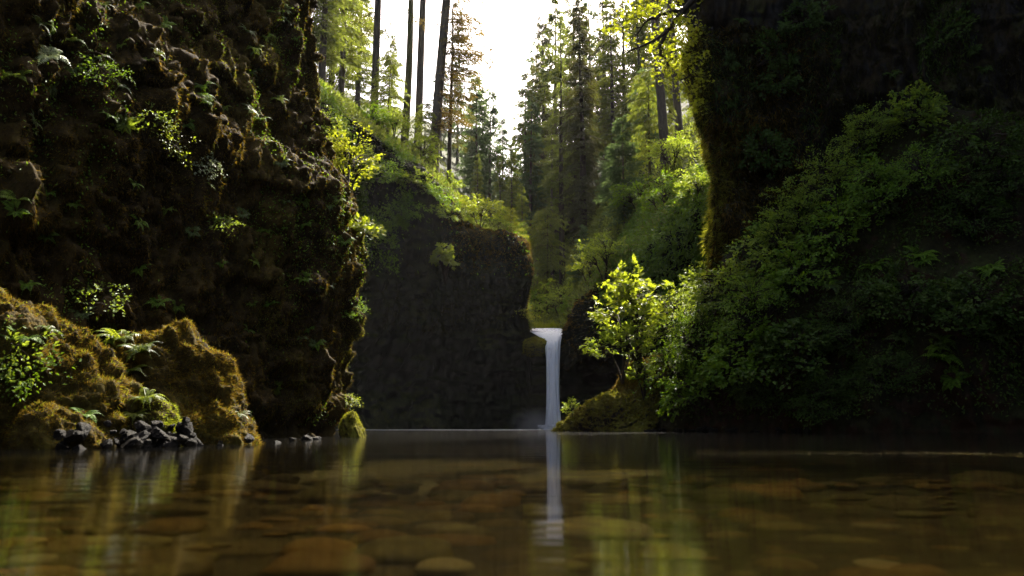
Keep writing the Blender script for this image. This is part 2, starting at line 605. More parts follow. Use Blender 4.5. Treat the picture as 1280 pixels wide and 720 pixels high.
def hit(px, py, only=None):
    o, d = Vector((0, 0, CAMZ)), ray(px, py).normalized()
    best = None
    for nm, b in GROUND:
        if only and nm not in only:
            continue
        r = b.ray_cast(o, d)
        if r[0] is not None and (best is None or r[3] < best[2]):
            n = r[1] if r[1].dot(d) < 0 else -r[1]
            best = (r[0], n, r[3], nm)
    return best


def sample_grid(G, N, n, rng, weight=None):
    """n random points on the quads of grid G with their normals"""
    a = G[:-1, :-1]
    area = np.linalg.norm(np.cross(G[1:, :-1] - a, G[:-1, 1:] - a), axis=2)
    if weight is not None:
        area = area * weight[:-1, :-1]
    p = (area / area.sum()).ravel()
    idx = rng.choice(len(p), n, p=p)
    i, j = idx // (G.shape[1] - 1), idx % (G.shape[1] - 1)
    u, v = rng.random(n)[:, None], rng.random(n)[:, None]
    P = (G[i, j] * (1 - u) + G[i + 1, j] * u) * (1 - v) + (G[i, j + 1] * (1 - u) + G[i + 1, j + 1] * u) * v
    return P, N[i, j]


# riverbed and water
xs, ys = np.linspace(-60, 60, 161), np.concatenate([np.linspace(-45, 14, 120), np.linspace(14.6, 82, 90)])
X, Y = np.meshgrid(xs, ys, indexing='ij')
Z = -0.16 - 0.012 * np.maximum(0, np.abs(Y) - 2) - 1.2 * sstep(6.5, 11.5, Y) + 0.03 * fbm(X * 0.9, Y * 0.9, 0, 3, 3)
mb = MB()
mb.add(np.stack([X, Y, Z], -1), grid_faces(len(xs), len(ys)))
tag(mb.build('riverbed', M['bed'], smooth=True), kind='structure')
mb = MB()
mb.add([(-60, -45, 0), (60, -45, 0), (60, 82, 0), (-60, 82, 0)], [(0, 1, 2, 3)])
tag(mb.build('water', M['water']), kind='structure')

# hillside behind the bowl
xs = np.concatenate([np.linspace(-70, -18, 50), np.linspace(-17.6, 24, 140), np.linspace(25, 70, 40)])
ts = np.concatenate([np.linspace(0, 12, 40), np.linspace(12.6, 60, 80), np.linspace(62, 190, 50)])
X = np.repeat(xs[:, None], len(ts), 1)
Y = yfront(X) + 0.25 + ts[None, :]
Gh = np.stack([X, Y, hill(X, Y)], -1)
mb = MB()
qh = grid_faces(len(xs), len(ts))
mb.add(Gh, qh)
tag(mb.build('hillside', M['hill'], smooth=True), kind='structure')
GROUND.append(('hill', bvh_of(Gh.reshape(-1, 3), qh)))
Nh = grid_normals(Gh)
Nh[Nh[:, :, 2] < 0] *= -1


def cliff(name, path, nu, z0, nv, ztop, offs, mat, flip, cap=6.0, ncap=10, capz=None, shift=None):
    """a rock face: a sheet standing on a path, pushed in and out along the path's normal, folded back over its top"""
    P, ids = catmull(path, nu)
    n_u = len(P)
    tan = np.gradient(P[:, :2], axis=0)
    tan /= np.linalg.norm(tan, axis=1)[:, None]
    nrm = np.stack([tan[:, 1], -tan[:, 0]], 1)          # to the right of travel
    zt = ztop(P, ids)
    v = np.linspace(0, 1, nv)
    Zg = z0 + (zt[:, None] - z0) * v[None, :]
    back = np.zeros_like(Zg)
    Xg = np.repeat(P[:, 0][:, None], nv, 1)
    Yg = np.repeat(P[:, 1][:, None], nv, 1)
    o = offs(Xg, Yg, Zg, ids[:, None] + 0 * Zg, zt[:, None] + 0 * Zg)
    round_ = 0.9 * sstep(1.6, 0, zt[:, None] - Zg) ** 2
    o = o - round_
    if ncap:
        c = np.linspace(0, 1, ncap + 1)[1:]
        Zc = zt[:, None] + 0.25 * np.sqrt(c)[None, :] * 1.6 + 0 * c[None, :]
        oc = o[:, -1:] - c[None, :] ** 1.3 * cap
        Zg = np.concatenate([Zg, Zc], 1)
        o = np.concatenate([o, oc], 1)
        Xg = np.repeat(P[:, 0][:, None], nv + ncap, 1)
        Yg = np.repeat(P[:, 1][:, None], nv + ncap, 1)
    G = np.stack([Xg + nrm[:, 0][:, None] * o, Yg + nrm[:, 1][:, None] * o, Zg], -1)
    if capz is not None:
        G[:, nv:, 2] = capz(G[:, nv:, 0], G[:, nv:, 1]) + 0.04
    if shift is not None:
        shift(G)
    mb = MB()
    q = grid_faces(G.shape[0], G.shape[1], flip)
    mb.add(G, q)
    ob = mb.build(name, mat, smooth=True)
    tag(ob, kind='structure')
    N = grid_normals(G)
    sgn = np.sign((N[:, :, :2] * nrm[:, None, :]).sum(2).mean())
    N = N * sgn
    return ob, G, N, q


# --- left cliff: comes from behind the camera, ends in the point at the pool
ZP = np.array([-2, 0.0, 1.6, 3.1, 4.7, 6.8, 7.5, 8.6, 10.0, 12.6, 45])
OP = np.array([-0.9, -0.9, -1.2, -1.3, -1.3, -1.3, -1.4, -2.0, -2.3, -2.5, -3.5])


def off_left(X, Y, Z, I, T):
    s = X * 0.9 + Y
    prof = np.interp(Z, ZP, OP)
    w = sstep(10, 24, Y)                              # the far end has the photo's outline, the near part stands steeper
    prof = prof * (0.35 + 0.65 * w)
    big = 0.55 * fbm(X * 0.22, Y * 0.22, Z * 0.16, 11, 3) * (1 - 0.55 * w)
    warp = 0.8 * fbm(X * 0.5, Y * 0.5, Z * 0.3, 91, 2)
    rib = 0.42 * (1 - np.abs(fbm((s + warp) * 0.75, 0, Z * 0.17 + warp * 0.3, 12, 3)) * 1.6)
    lump = 0.16 * np.maximum(0, fbm(X * 1.6, Y * 1.6, Z * 1.0, 13, 3) + 0.1)
    fine = 0.10 * fbm(X * 4.5, Y * 4.5, Z * 2.2, 14, 3)
    drape = 0.10 * (1 - np.abs(pn(s * 3.2 + warp, 0, Z * 0.5, 15)) * 2)
    cut = -0.5 * sstep(0.9, 0.1, Z)
    q = warp * 0.4
    cush = 0.16 * np.abs(fbm(X * 1.9 + q, Y * 1.9, Z * 0.9 + q, 16, 2)) + 0.06 * (1 - np.abs(fbm((s + warp * 0.5) * 3.0, 0, Z * 0.45 + q, 19, 2))) + 0.16 * np.abs(fbm(X * 5.2 + q, Y * 5.2, Z * 2.6, 17, 2))
    hollow = -0.4 * sstep(0.25, 0.75, fbm(X * 0.8, Y * 0.8, Z * 0.45 + q, 18, 3))
    blk = 0.20 * blocks(X * 0.9, Y * 0.9, Z * 0.75, 61) + 0.11 * blocks(X * 2.3, Y * 2.3, Z * 2.0, 62)
    return prof + big + rib * 0.45 + lump + fine + 0.4 * drape + cut + cush + hollow + blk


left_path = [(14, -36), (-2, -34), (-12, -24), (-13, -8), (-11, 4), (-9.6, 12), (-7.6, 17), (-5.4, 21), (-4.3, 23.6), (-4.6, 26), (-7.5, 30), (-13, 38), (-22, 50), (-40, 58)]


def dens_left(s, out):
    y = out[:, 1]
    ok = (y > 9) & (np.arange(len(y)) > 200)
    w = np.where((y > 8) & (y < 28) & (out[:, 0] > -12), 1 / 0.055, 1 / 0.6)
    c = np.concatenate([[0], np.cumsum(w[1:] * np.diff(s))])
    return np.interp(np.arange(0, c[-1]), c, s)


_, GL, NL, ql = cliff('cliff', left_path, dens_left, -1.0, 520, lambda P, i: 32 + 1.5 * fbm(P[:, 0] * 0.1, P[:, 1] * 0.1, 0, 2, 2) + 6 * sstep(10, 0, P[:, 1]) - 18 * sstep(-8, -26, P[:, 1]), off_left, M['cliff_brown'], False)  # unseen height and stretch behind the camera shaped to hold back sky light
GROUND.append(('left', bvh_of(GL.reshape(-1, 3), ql)))


# --- the bowl behind the pool
def off_bowl(X, Y, Z, I, T):
    bulge = 1.3 * sstep(8, 14, Z) * sstep(1.8, 0.2, X) * sstep(-16, -6, X)
    under = -2.6 * np.exp(-((Z - 3.5) / 4.0) ** 2)
    rib = 0.5 * fbm(X * 0.5, Y * 0.5, Z * 0.16, 21, 4)
    ledge = 0.28 * fbm(X * 0.2, Y * 0.2, Z * 0.9, 22, 3) + 0.22 * np.abs(fbm(X * 0.15, Y * 0.15, Z * 1.6 + 0.4 * fbm(X * 0.3, Y * 0.3, 0, 29, 2), 28, 2))
    fine = 0.14 * fbm(X * 1.7, Y * 1.7, Z * 1.7, 23, 3)
    lip = sstep(1.2, 2.4, X) * sstep(6.2, 4.8, X)
    cush = 0.5 * np.abs(fbm(X * 0.8, Y * 0.8, Z * 0.5, 26, 3))
    blk = 0.30 * blocks(X * 0.55, Y * 0.55, Z * 0.35, 63) + 0.16 * blocks(X * 1.3, Y * 1.3, Z * 0.9, 64)
    return (bulge + under + rib + ledge + fine + cush + blk) * (1 - 0.55 * lip)


bowl_path = [tuple(p) for p in EDGE]


def dens_bowl(s, out):
    w = np.where((out[:, 0] > -22) & (out[:, 0] < 20), 1 / 0.16, 1 / 1.2)
    c = np.concatenate([[0], np.cumsum(w[1:] * np.diff(s))])
    return np.interp(np.arange(0, c[-1]), c, s)


def bowl_top(x):
    return np.interp(x, BX, TOPZ)


def bowl_shift(G):
    w = sstep(-1.5, 1.4, G[..., 0]) * sstep(2.6, 1.9, G[..., 0]) * sstep(9.2, 10.2, G[..., 2])
    G[..., 0] += w * (-0.75 * sstep(16.5, 11, G[..., 2]) + 0.55 * fbm(0, G[..., 1] * 0.3, G[..., 2] * 0.45, 27, 3))


_, GB, NB, qb = cliff('cliff', bowl_path, dens_bowl, -1.5, 150, lambda P, i: bowl_top(P[:, 0]) + 0.06 + 0.35 * fbm(P[:, 0] * 0.8, 0, 0, 9, 3) * ((P[:, 0] < 1.2) | (P[:, 0] > 5.6)), off_bowl, M['bowl'], False, cap=5.0, ncap=8, capz=hill, shift=bowl_shift)
GROUND.append(('bowl', bvh_of(GB.reshape(-1, 3), qb)))


# --- right cliff
ZR = np.array([-2, 0, 4, 9.5, 13, 16.5, 20, 24, 40])
OR = np.array([0.0, 0.0, 0.2, 0.35, 0.15, -0.1, 0.5, 1.0, 1.0]) - 1.7


def off_right(X, Y, Z, I, T):
    s = X - 0.9 * Y
    prof = np.interp(Z, ZR, OR)
    big = 0.8 * fbm(X * 0.15, Y * 0.15, Z * 0.1, 31, 3) * (1 - 0.5 * sstep(38, 45, Y))
    warp = 0.8 * fbm(X * 0.3, Y * 0.3, Z * 0.2, 92, 2)
    rib = 0.6 * (1 - np.abs(fbm((s + warp) * 0.45, 0, Z * 0.12, 32, 3)) * 1.6)
    lump = 0.4 * np.maximum(0, fbm(X * 0.9, Y * 0.9, Z * 0.5, 33, 3))
    fine = 0.14 * fbm(X * 2.4, Y * 2.4, Z * 1.2, 34, 3)
    cush = 0.4 * np.abs(fbm(X * 1.1, Y * 1.1, Z * 0.4, 36, 3))
    blk = 0.3 * blocks(X * 0.5, Y * 0.5, Z * 0.35, 65) + 0.15 * blocks(X * 1.3, Y * 1.3, Z * 0.9, 66)
    return prof + big + rib * 0.5 + lump + fine + cush + blk


right_path = [(40, 70), (24, 64), (15.5, 57), (12.6, 52.5), (11.6, 49.5), (13.0, 48), (17.5, 48), (21, 46.5), (24.5, 44), (28, 41), (32, 35), (34, 20), (34, 0), (32, -20), (27, -36), (10, -46)]


def dens_right(s, out):
    w = np.where((out[:, 1] > 24) & (out[:, 1] < 56), 1 / 0.10, 1 / 0.7)
    c = np.concatenate([[0], np.cumsum(w[1:] * np.diff(s))])
    return np.interp(np.arange(0, c[-1]), c, s)


_, GR, NR, qr = cliff('cliff', right_path, dens_right, -1.0, 420, lambda P, i: 33 + 26 * sstep(60, 54, P[:, 1]) - 36 * sstep(24, -8, P[:, 1]) + 2 * fbm(P[:, 0] * 0.1, P[:, 1] * 0.1, 0, 3, 2), off_right, M['cliff_dark'], False)  # unseen top made taller to shade the foreground and the bank
GROUND.append(('right', bvh_of(GR.reshape(-1, 3), qr)))

# --- bank under the right cliff
cols = [((808, 538, 51.5), (846, 452, 53)), ((850, 538, 48.5), (872, 372, 51)), ((905, 539, 45), (905, 318, 48)), ((1000, 539, 42), (1000, 262, 46)),
        ((1100, 540, 39), (1085, 175, 44)), ((1200, 541, 37), (1180, 130, 42)), ((1310, 541, 35), (1300, 150, 40)), ((1460, 542, 32), (1450, 200, 37))]
B = np.array([list(at(*b)) for b, t in cols])
T = np.array([list(at(*t)) for b, t in cols])
Bs, _ = catmull(B, 260)
Ts = np.stack([np.interp(np.linspace(0, 1, 260), np.linspace(0, 1, len(T)), T[:, k]) for k in range(3)], 1)
Bs[:, 2] = -0.6
v = np.linspace(0, 1, 150)
hz = v ** 0.9
dp = v ** 1.7
Gk = np.zeros((260, 150, 3))
for k in (0, 1):
    Gk[:, :, k] = Bs[:, k][:, None] + (Ts[:, k] - Bs[:, k])[:, None] * dp[None, :]
Gk[:, :, 2] = Bs[:, 2][:, None] + (Ts[:, 2] - Bs[:, 2])[:, None] * hz[None, :]
dd = 0.8 * fbm(Gk[:, :, 0] * 0.3, Gk[:, :, 1] * 0.3, Gk[:, :, 2] * 0.3, 41, 4) + 0.2 * fbm(Gk[:, :, 0] * 1.5, Gk[:, :, 1] * 1.5, Gk[:, :, 2] * 1.5, 42, 3)
Gk[:, :, 1] -= dd * 0.9
Gk[:, :, 0] -= dd * 0.4
capk = np.stack([Gk[:, -1:] + np.array([0.15, 1.0, 0.05]) * k for k in (1.5, 3.5)], 1)[:, :, 0]
Gk = np.concatenate([Gk, capk], 1)
qk = grid_faces(*Gk.shape[:2])
mb = MB()
mb.add(Gk, qk)
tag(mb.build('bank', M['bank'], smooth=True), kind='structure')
GROUND.append(('bank', bvh_of(Gk.reshape(-1, 3), qk)))
Nk = grid_normals(Gk)
Nk[Nk[:, :, 1] > 0] *= -1


# ------------------------------------------------------------------ moss tufts on the rock faces (nobody could count them)
def moss_cover(name, G, N, n, mat, L, W, hang, seed, weight=None, parent=None, thick=0.02):
    rng = np.random.default_rng(seed)
    P, Q = sample_grid(G, N, n, rng, weight)
    ax = Q * (1 - hang) + np.array([0, 0, -1.0]) * hang + rng.normal(0, 0.35, (n, 3))
    ax /= np.linalg.norm(ax, axis=1)[:, None]
    sd_ = np.cross(ax, rng.normal(0, 1, (n, 3)))
    sd_ /= np.linalg.norm(sd_, axis=1)[:, None]
    mb = MB()
    blades(mb, P - Q * thick, ax, sd_, L * rng.uniform(0.5, 1.4, n), W * rng.uniform(0.6, 1.4, n))
    o = mb.build(name, mat, parent)
    tag(o, kind='stuff')
    return o


def patchw(G, s, sc, lo, hi, zs=0.5):
    return sstep(lo, hi, fbm(G[:, :, 0] * sc, G[:, :, 1] * sc, G[:, :, 2] * sc * zs, s, 3))


vis = ((GL[:, :, 1] > 8) & (GL[:, :, 1] < 29) & (GL[:, :, 2] < 14) & (GL[:, :, 2] > 0.3) & (GL[:, :, 0] > -11)).astype(float)
moss_cover('moss', GL, NL, 300000, M['tuft_brown'], 0.10, 0.020, 0.6, 1, vis * (0.35 + patchw(GL, 71, 0.8, -0.15, 0.5)))
moss_cover('moss', GL, NL, 90000, M['tuft_gold'], 0.085, 0.018, 0.5, 2, vis * (0.10 + patchw(GL, 72, 0.6, 0.0, 0.7)) * (0.25 + 1.2 * sstep(17, 23, GL[:, :, 1])))
moss_cover('moss', GL, NL, 60000, M['tuft_dark'], 0.18, 0.035, 0.8, 3, vis)
visr = ((GR[:, :, 1] > 26) & (GR[:, :, 1] < 54) & (GR[:, :, 2] < 26)).astype(float)
moss_cover('moss', GR, NR, 130000, M['tuft_dark'], 0.45, 0.07, 0.8, 4, visr * (0.15 + patchw(GR, 78, 0.3, -0.3, 0.4)))
moss_cover('moss', GR, NR, 60000, M['tuft_brown'], 0.40, 0.06, 0.8, 45, visr * (0.1 + patchw(GR, 80, 0.35, -0.2, 0.5)) * sstep(21, 13, GR[:, :, 0]) + 1e-9)
moss_cover('moss', GR, NR, 40000, M['leaf_dark'], 0.35, 0.09, 0.8, 44, visr * patchw(GR, 79, 0.35, 0.05, 0.6) + 1e-9)
edge = visr * sstep(13.5, 11.5, GR[:, :, 0]) * sstep(-0.2, 0.5, fbm(GR[:, :, 0] * 0.5, GR[:, :, 1] * 0.5, GR[:, :, 2] * 0.2, 77, 3))
moss_cover('moss', GR, NR, 16000, M['tuft_brown'], 0.26, 0.05, 0.7, 5, edge + 1e-9)
moss_cover('moss', GR, NR, 16000, M['tuft_gold'], 0.30, 0.05, 0.7, 55, visr * sstep(13.2, 11.8, GR[:, :, 0]) + 1e-9)  # gold colour stands in for light on the corner the sun misses
moss_cover('moss', GR, NR, 24000, M['tuft_gold'], 0.55, 0.06, 0.45, 56, visr * sstep(48.6, 49.6, GR[:, :, 1]) * sstep(15, 13.5, GR[:, :, 0]) * (0.2 + patchw(GR, 82, 0.4, -0.2, 0.4)) + 1e-9)
visb = ((GB[:, :, 0] > -20) & (GB[:, :, 0] < 18) & (GB[:, :, 2] > 9)).astype(float)
moss_cover('moss', GB, NB, 40000, M['tuft_dark'], 0.35, 0.09, 0.6, 6, visb)
moss_cover('moss', GB, NB, 12000, M['tuft_brown'], 0.3, 0.08, 0.5, 7, visb * sstep(14, 19, GB[:, :, 2]) * sstep(-8, -3, GB[:, :, 0]) * (GB[:, :, 0] < 3) + 1e-9)

wb = visb * sstep(13, 20, GB[:, :, 2]) * (0.02 + patchw(GB, 74, 0.35, 0.0, 0.5)) * np.where(GB[:, :, 0] > 7, 2.5, np.where(GB[:, :, 0] > -3, 0.12, 1)) + 1.2 * visb * sstep(7.5, 10, GB[:, :, 0]) * sstep(9, 11, GB[:, :, 2])
rng = np.random.default_rng(18)
P, Q = sample_grid(GB, NB, 50000, rng, wb + 1e-9)
mb = MB()
cards(mb, P + Q * rng.uniform(0, 0.9, (len(P), 1)), Q * 0.5 + np.array([0, 0, -0.6]) + rng.normal(0, 0.5, P.shape), rng.normal(0, 0.5, P.shape) + np.array([0, -0.5, 1]), rng.uniform(0.2, 0.45, len(P)), rng.uniform(0.10, 0.2, len(P)))
tag(mb.build('undergrowth', M['leaf_bank']), kind='stuff')
wl_ = vis * (0.015 + patchw(GL, 75, 0.7, 0.2, 0.7))
P, Q = sample_grid(GL, NL, 10000, rng, wl_ + 1e-9)
mb = MB()
cards(mb, P + Q * rng.uniform(0, 0.14, (len(P), 1)), Q * 0.5 + np.array([0, 0, -0.5]) + rng.normal(0, 0.5, P.shape), rng.normal(0, 0.5, P.shape) + np.array([0.3, -0.3, 1]), rng.uniform(0.04, 0.09, len(P)), rng.uniform(0.02, 0.045, len(P)))
tag(mb.build('undergrowth', M['leaf_bank']), kind='stuff')

# undergrowth on the hillside and on the bank
rng = np.random.default_rng(8)
wt = ((Gh[:, :, 0] > -24) & (Gh[:, :, 0] < 26) & (Gh[:, :, 1] < 130)).astype(float) * np.where((Gh[:, :, 0] > 1.9) & (Gh[:, :, 0] < 4.9) & (Gh[:, :, 1] < 82), 0, 1)
P, Q = sample_grid(Gh, Nh, 80000, rng, wt)
ax = Q * 0.7 + rng.normal(0, 0.6, P.shape)
mb = MB()
cards(mb, P + Q * rng.uniform(0, 0.9, (len(P), 1)), ax, rng.normal(0, 0.4, P.shape) + np.array([0, -0.3, 1]), rng.uniform(0.25, 0.6, len(P)), rng.uniform(0.12, 0.26, len(P)))
tag(mb.build('undergrowth', M['needle']), kind='stuff')
P, Q = sample_grid(Gk, Nk, 26000, rng, sstep(0.3, 2.0, Gk[:, :, 2]) * (0.1 + patchw(Gk, 73, 0.4, -0.3, 0.4)))
mb = MB()
cards(mb, P + Q * rng.uniform(0, 0.5, (len(P), 1)), Q * 0.5 + np.array([0, 0, -0.5]) + rng.normal(0, 0.5, P.shape), rng.normal(0, 0.5, P.shape) + np.array([0, -0.5, 1]), rng.uniform(0.12, 0.26, len(P)), rng.uniform(0.07, 0.13, len(P)))
tag(mb.build('undergrowth', M['leaf_dark']), kind='stuff')


# ------------------------------------------------------------------ plant generators
def unit(v):
    return v / (np.linalg.norm(v, axis=-1, keepdims=True) + 1e-9)


def bush_meshes(seed, rx, rz, sprays, per, leaf, wid, mat, stem_mat, zc=0.55, droop=0.25, spray_len=0.6, shell=0.55, sides=3):
    """stems from one root fan out into flat sprays of leaves"""
    rng = np.random.default_rng(seed)
    d = unit(rng.normal(0, 1, (sprays, 3)) * np.array([1, 1, 0.8]))
    d[:, 2] = np.abs(d[:, 2]) * 1.1 - 0.25
    r = (shell + (1 - shell) * rng.random(sprays)) * (1 + 0.35 * fbm(d[:, 0] * 1.7, d[:, 1] * 1.7, d[:, 2] * 1.7, seed, 2))
    E = d * r[:, None] * np.array([rx, rx, rz * 0.55]) + np.array([0, 0, rz * zc])
    E[:, 2] = np.maximum(E[:, 2], 0.04 * rz)
    lm, sm = MB(), MB()
    hubs = np.array([[0, 0, rz * 0.18], [rx * .25, rx * .1, rz * .4], [-rx * .25, rx * .15, rz * .42], [rx * .05, -rx * .3, rz * .38], [0.1 * rx, 0.1 * rx, rz * .6]])
    for h in hubs:
        tube(sm, [np.zeros(3), h * np.array([0.5, 0.5, 0.6]), h], [0.022 * rz, 0.016 * rz, 0.011 * rz], 5)
    for i in range(sprays):
        h = hubs[np.argmin(np.linalg.norm(hubs - E[i], axis=1))]
        mid = h * 0.5 + E[i] * 0.5 + np.array([0, 0, 0.06 * rz])
        tube(sm, [h, mid, E[i]], [0.008 * rz, 0.006 * rz, 0.003 * rz], sides)
        out = unit(E[i] - np.array([0, 0, rz * 0.3]))
        out = unit(out * np.array([1, 1, 0.35]) + np.array([0, 0, 0.1]) + rng.normal(0, 0.25, 3))
        nrm = unit(np.array([0, 0, 1.0]) + 0.35 * out + rng.normal(0, 0.25, 3))
        side = unit(np.cross(out, nrm))
        k = int(per * rng.uniform(0.7, 1.3))
        t = rng.uniform(-0.25, 1, k)
        SL = spray_len * rng.uniform(0.6, 1.2)
        w = rng.normal(0, 0.28, k) * SL * (1.15 - t * 0.6)
        pos = E[i] + out * (t * SL)[:, None] + side * w[:, None] + nrm * rng.normal(0, 0.07, k)[:, None] * SL
        pos[:, 2] -= droop * np.maximum(t, 0) ** 2 * SL
        ax = out * 0.8 + side * np.sign(w)[:, None] * 0.7 + rng.normal(0, 0.35, (k, 3)) - np.array([0, 0, 0.15])
        ln = nrm + rng.normal(0, 0.35, (k, 3))
        s = leaf * rng.uniform(0.65, 1.3, k)
        cards(lm, pos, ax, ln, s, s * wid, 0.12, 0.12)
    return lm.mesh('leaf_mass', mat), sm.mesh('stem_mass', stem_mat, True)


def fern_mesh(seed, n, length, mat, pairs=16, arch=0.9):
    rng = np.random.default_rng(seed)
    mb = MB()
    for i in range(n):
        a = 2 * math.pi * (i + rng.uniform(-0.3, 0.3)) / n
        L_ = length * rng.uniform(0.65, 1.15)
        t = np.linspace(0, 1, pairs)
        up = rng.uniform(0.6, 1.1)
        r = L_ * (t * 0.75)
        z = L_ * (up * t - arch * t ** 2 * rng.uniform(0.75, 1.15))
        o = np.array([math.cos(a), math.sin(a), 0])
        pts = o * r[:, None] + np.array([0, 0, 1.0]) * z[:, None]
        tube(mb, pts[::3], 0.012 * L_ * (1 - 0.8 * t[::3]), 3)
        tan = unit(np.gradient(pts, axis=0))
        sd_ = np.array([-math.sin(a), math.cos(a), 0])
        nr = np.cross(tan, sd_)
        nr = nr * np.sign(nr[:, 2:3] + 1e-6)
        pl = L_ * 0.2 * np.sin(np.clip(t * 1.05 + 0.12, 0, 1) * math.pi) ** 0.7 * (1 - 0.35 * t) + 0.01
        for s in (-1, 1):
            cards(mb, pts, sd_[None, :] * s + tan * 0.35 - nr * 0.15 + rng.normal(0, 0.05, pts.shape), nr, pl, L_ * 0.055, 0.05, 0.1)
    return mb.mesh('frond_mass', mat)


def conifer_meshes(seed, H, clear, Lb, nb, mat, bark, r0, needle=0.55, dens=1.0, droop=0.25, lean=0.0, taper=1.0, shape=0.75, side_only=None, top_r=0.03):
    """tapered trunk, drooping branches with hanging twigs of needles; clear = bare part of the trunk"""
    rng = np.random.default_rng(seed)
    tm, cm = MB(), MB()
    k = 14
    zz = np.linspace(0, H, k)
    cx = lean * zz + 0.12 * np.sin(zz * 0.15 + seed) * zz / H * 2
    rr = r0 * (1 - zz / H) ** taper * (1 - top_r) + r0 * top_r
    rr[0] *= 1.35
    tube(tm, np.stack([cx, 0 * zz, zz], 1), rr, 9)
    for i in range(nb):
        u = rng.random() ** 0.85
        z = H * (clear + (0.995 - clear) * u)
        rel = (z / H - clear) / (1 - clear)
        Lx = Lb * ((1 - rel) ** shape) * rng.uniform(0.55, 1.15) * min(1, 0.45 + rel * 3) + 0.25
        a = rng.uniform(0, 2 * math.pi)
        if side_only is not None:
            a = side_only + rng.normal(0, 0.7)
        o = np.array([math.cos(a), math.sin(a), 0])
        s = np.array([-math.sin(a), math.cos(a), 0])
        c0 = np.array([np.interp(z, zz, cx), 0, z])
        t = np.linspace(0, 1, 5)
        rise = rng.uniform(0.0, 0.25) * (0.4 + rel)
        bp = c0 + o * (Lx * t)[:, None] + np.array([0, 0, 1.0]) * (Lx * (rise * t - droop * 1.4 * t ** 2))[:, None]
        tube(tm, bp, np.maximum(0.05 * (Lx / 4) * (1 - t), 0.012), 3)
        m = max(6, int(Lx * 30 * dens / needle * 0.5))
        tt = rng.uniform(0.12, 1.0, m)
        wv = rng.uniform(-1, 1, m) * Lx * 0.33 * (1.15 - tt) ** 0.8
        base = np.stack([np.interp(tt, t, bp[:, j]) for j in range(3)], 1) + s * wv[:, None]
        base[:, 2] -= np.abs(wv) * 0.35 + rng.uniform(0, 0.12, m)
        ax = o * 0.7 + s * (np.sign(wv) * 0.55)[:, None] + np.array([0, 0, -droop * 1.6]) + rng.normal(0, 0.3, (m, 3))
        nr = np.array([0, 0, 1.0]) + rng.normal(0, 0.5, (m, 3))
        ln = needle * 0.85 * rng.uniform(0.6, 1.4, m)
        cards(cm, base, ax, nr, ln, ln * 0.24, 0.1, 0.1)
    return tm.mesh('trunk_mass', bark, True), cm.mesh('crown_mass', mat)


def plant(name, parts, loc, label, cat, group=None, rotz=0.0, scale=1.0, tilt=None):
    """a thing: an Empty at its root with one mesh child per part"""
    e = empty(name, loc)
    tag(e, label, cat, group)
    q = Euler((0, 0, rotz)).to_quaternion()
    if tilt is not None:
        q = Vector((0, 0, 1)).rotation_difference(tilt) @ q
    e.rotation_mode = 'QUATERNION'
    e.rotation_quaternion = q
    e.scale = (scale,) * 3 if isinstance(scale, (int, float)) else scale
    for pn_, me in parts:
        o = bpy.data.objects.new(pn_, me)
        COL.objects.link(o)
        o.parent = e
    return e


PROTO = {}


def bush_kind(key, *a, **k):
    if key not in PROTO:
        PROTO[key] = bush_meshes(*a, **k)
    return PROTO[key]


# bushes: unit size about 2 m wide and 2 m tall
def bush(loc, mat, label, width, height, seed, group=None, leaf=0.15, tilt=None, name='leafy_shrub', cat='shrub', sprays=70, per=26, wid=0.6, shell=0.5, droop=0.25):
    lf = bush_meshes(seed, width / 2, height, sprays, per, leaf, wid, M[mat], M['bark_dark'], spray_len=max(0.35, width * 0.2), shell=shell, droop=droop)
    return plant(name, [('foliage', lf[0]), ('stem', lf[1])], loc, label, cat, group, tilt=tilt)


def fern(px, py, label, size, seed, mat='fern', only=None, n=11, group=None, name='fern', upbias=0.7):
    h = hit(px, py, only)
    if h is None:
        print('no hit', px, py, label)
        return None
    key = ('fern', seed % 3, mat, n)
    if key not in PROTO:
        PROTO[key] = fern_mesh(seed % 3 + 50, n, 1.0, M[mat])
    e = bpy.data.objects.new(name, PROTO[key])
    COL.objects.link(e)
    e.location = h[0] - h[1] * 0.02
    e.rotation_mode = 'QUATERNION'
    t = (h[1] * (1 - upbias) + Vector((0, 0, 1)) * upbias).normalized()
    e.rotation_quaternion = Vector((0, 0, 1)).rotation_difference(t) @ Euler((0, 0, seed * 1.7)).to_quaternion()
    e.scale = (size,) * 3
    tag(e, label, 'fern', group)
    return e


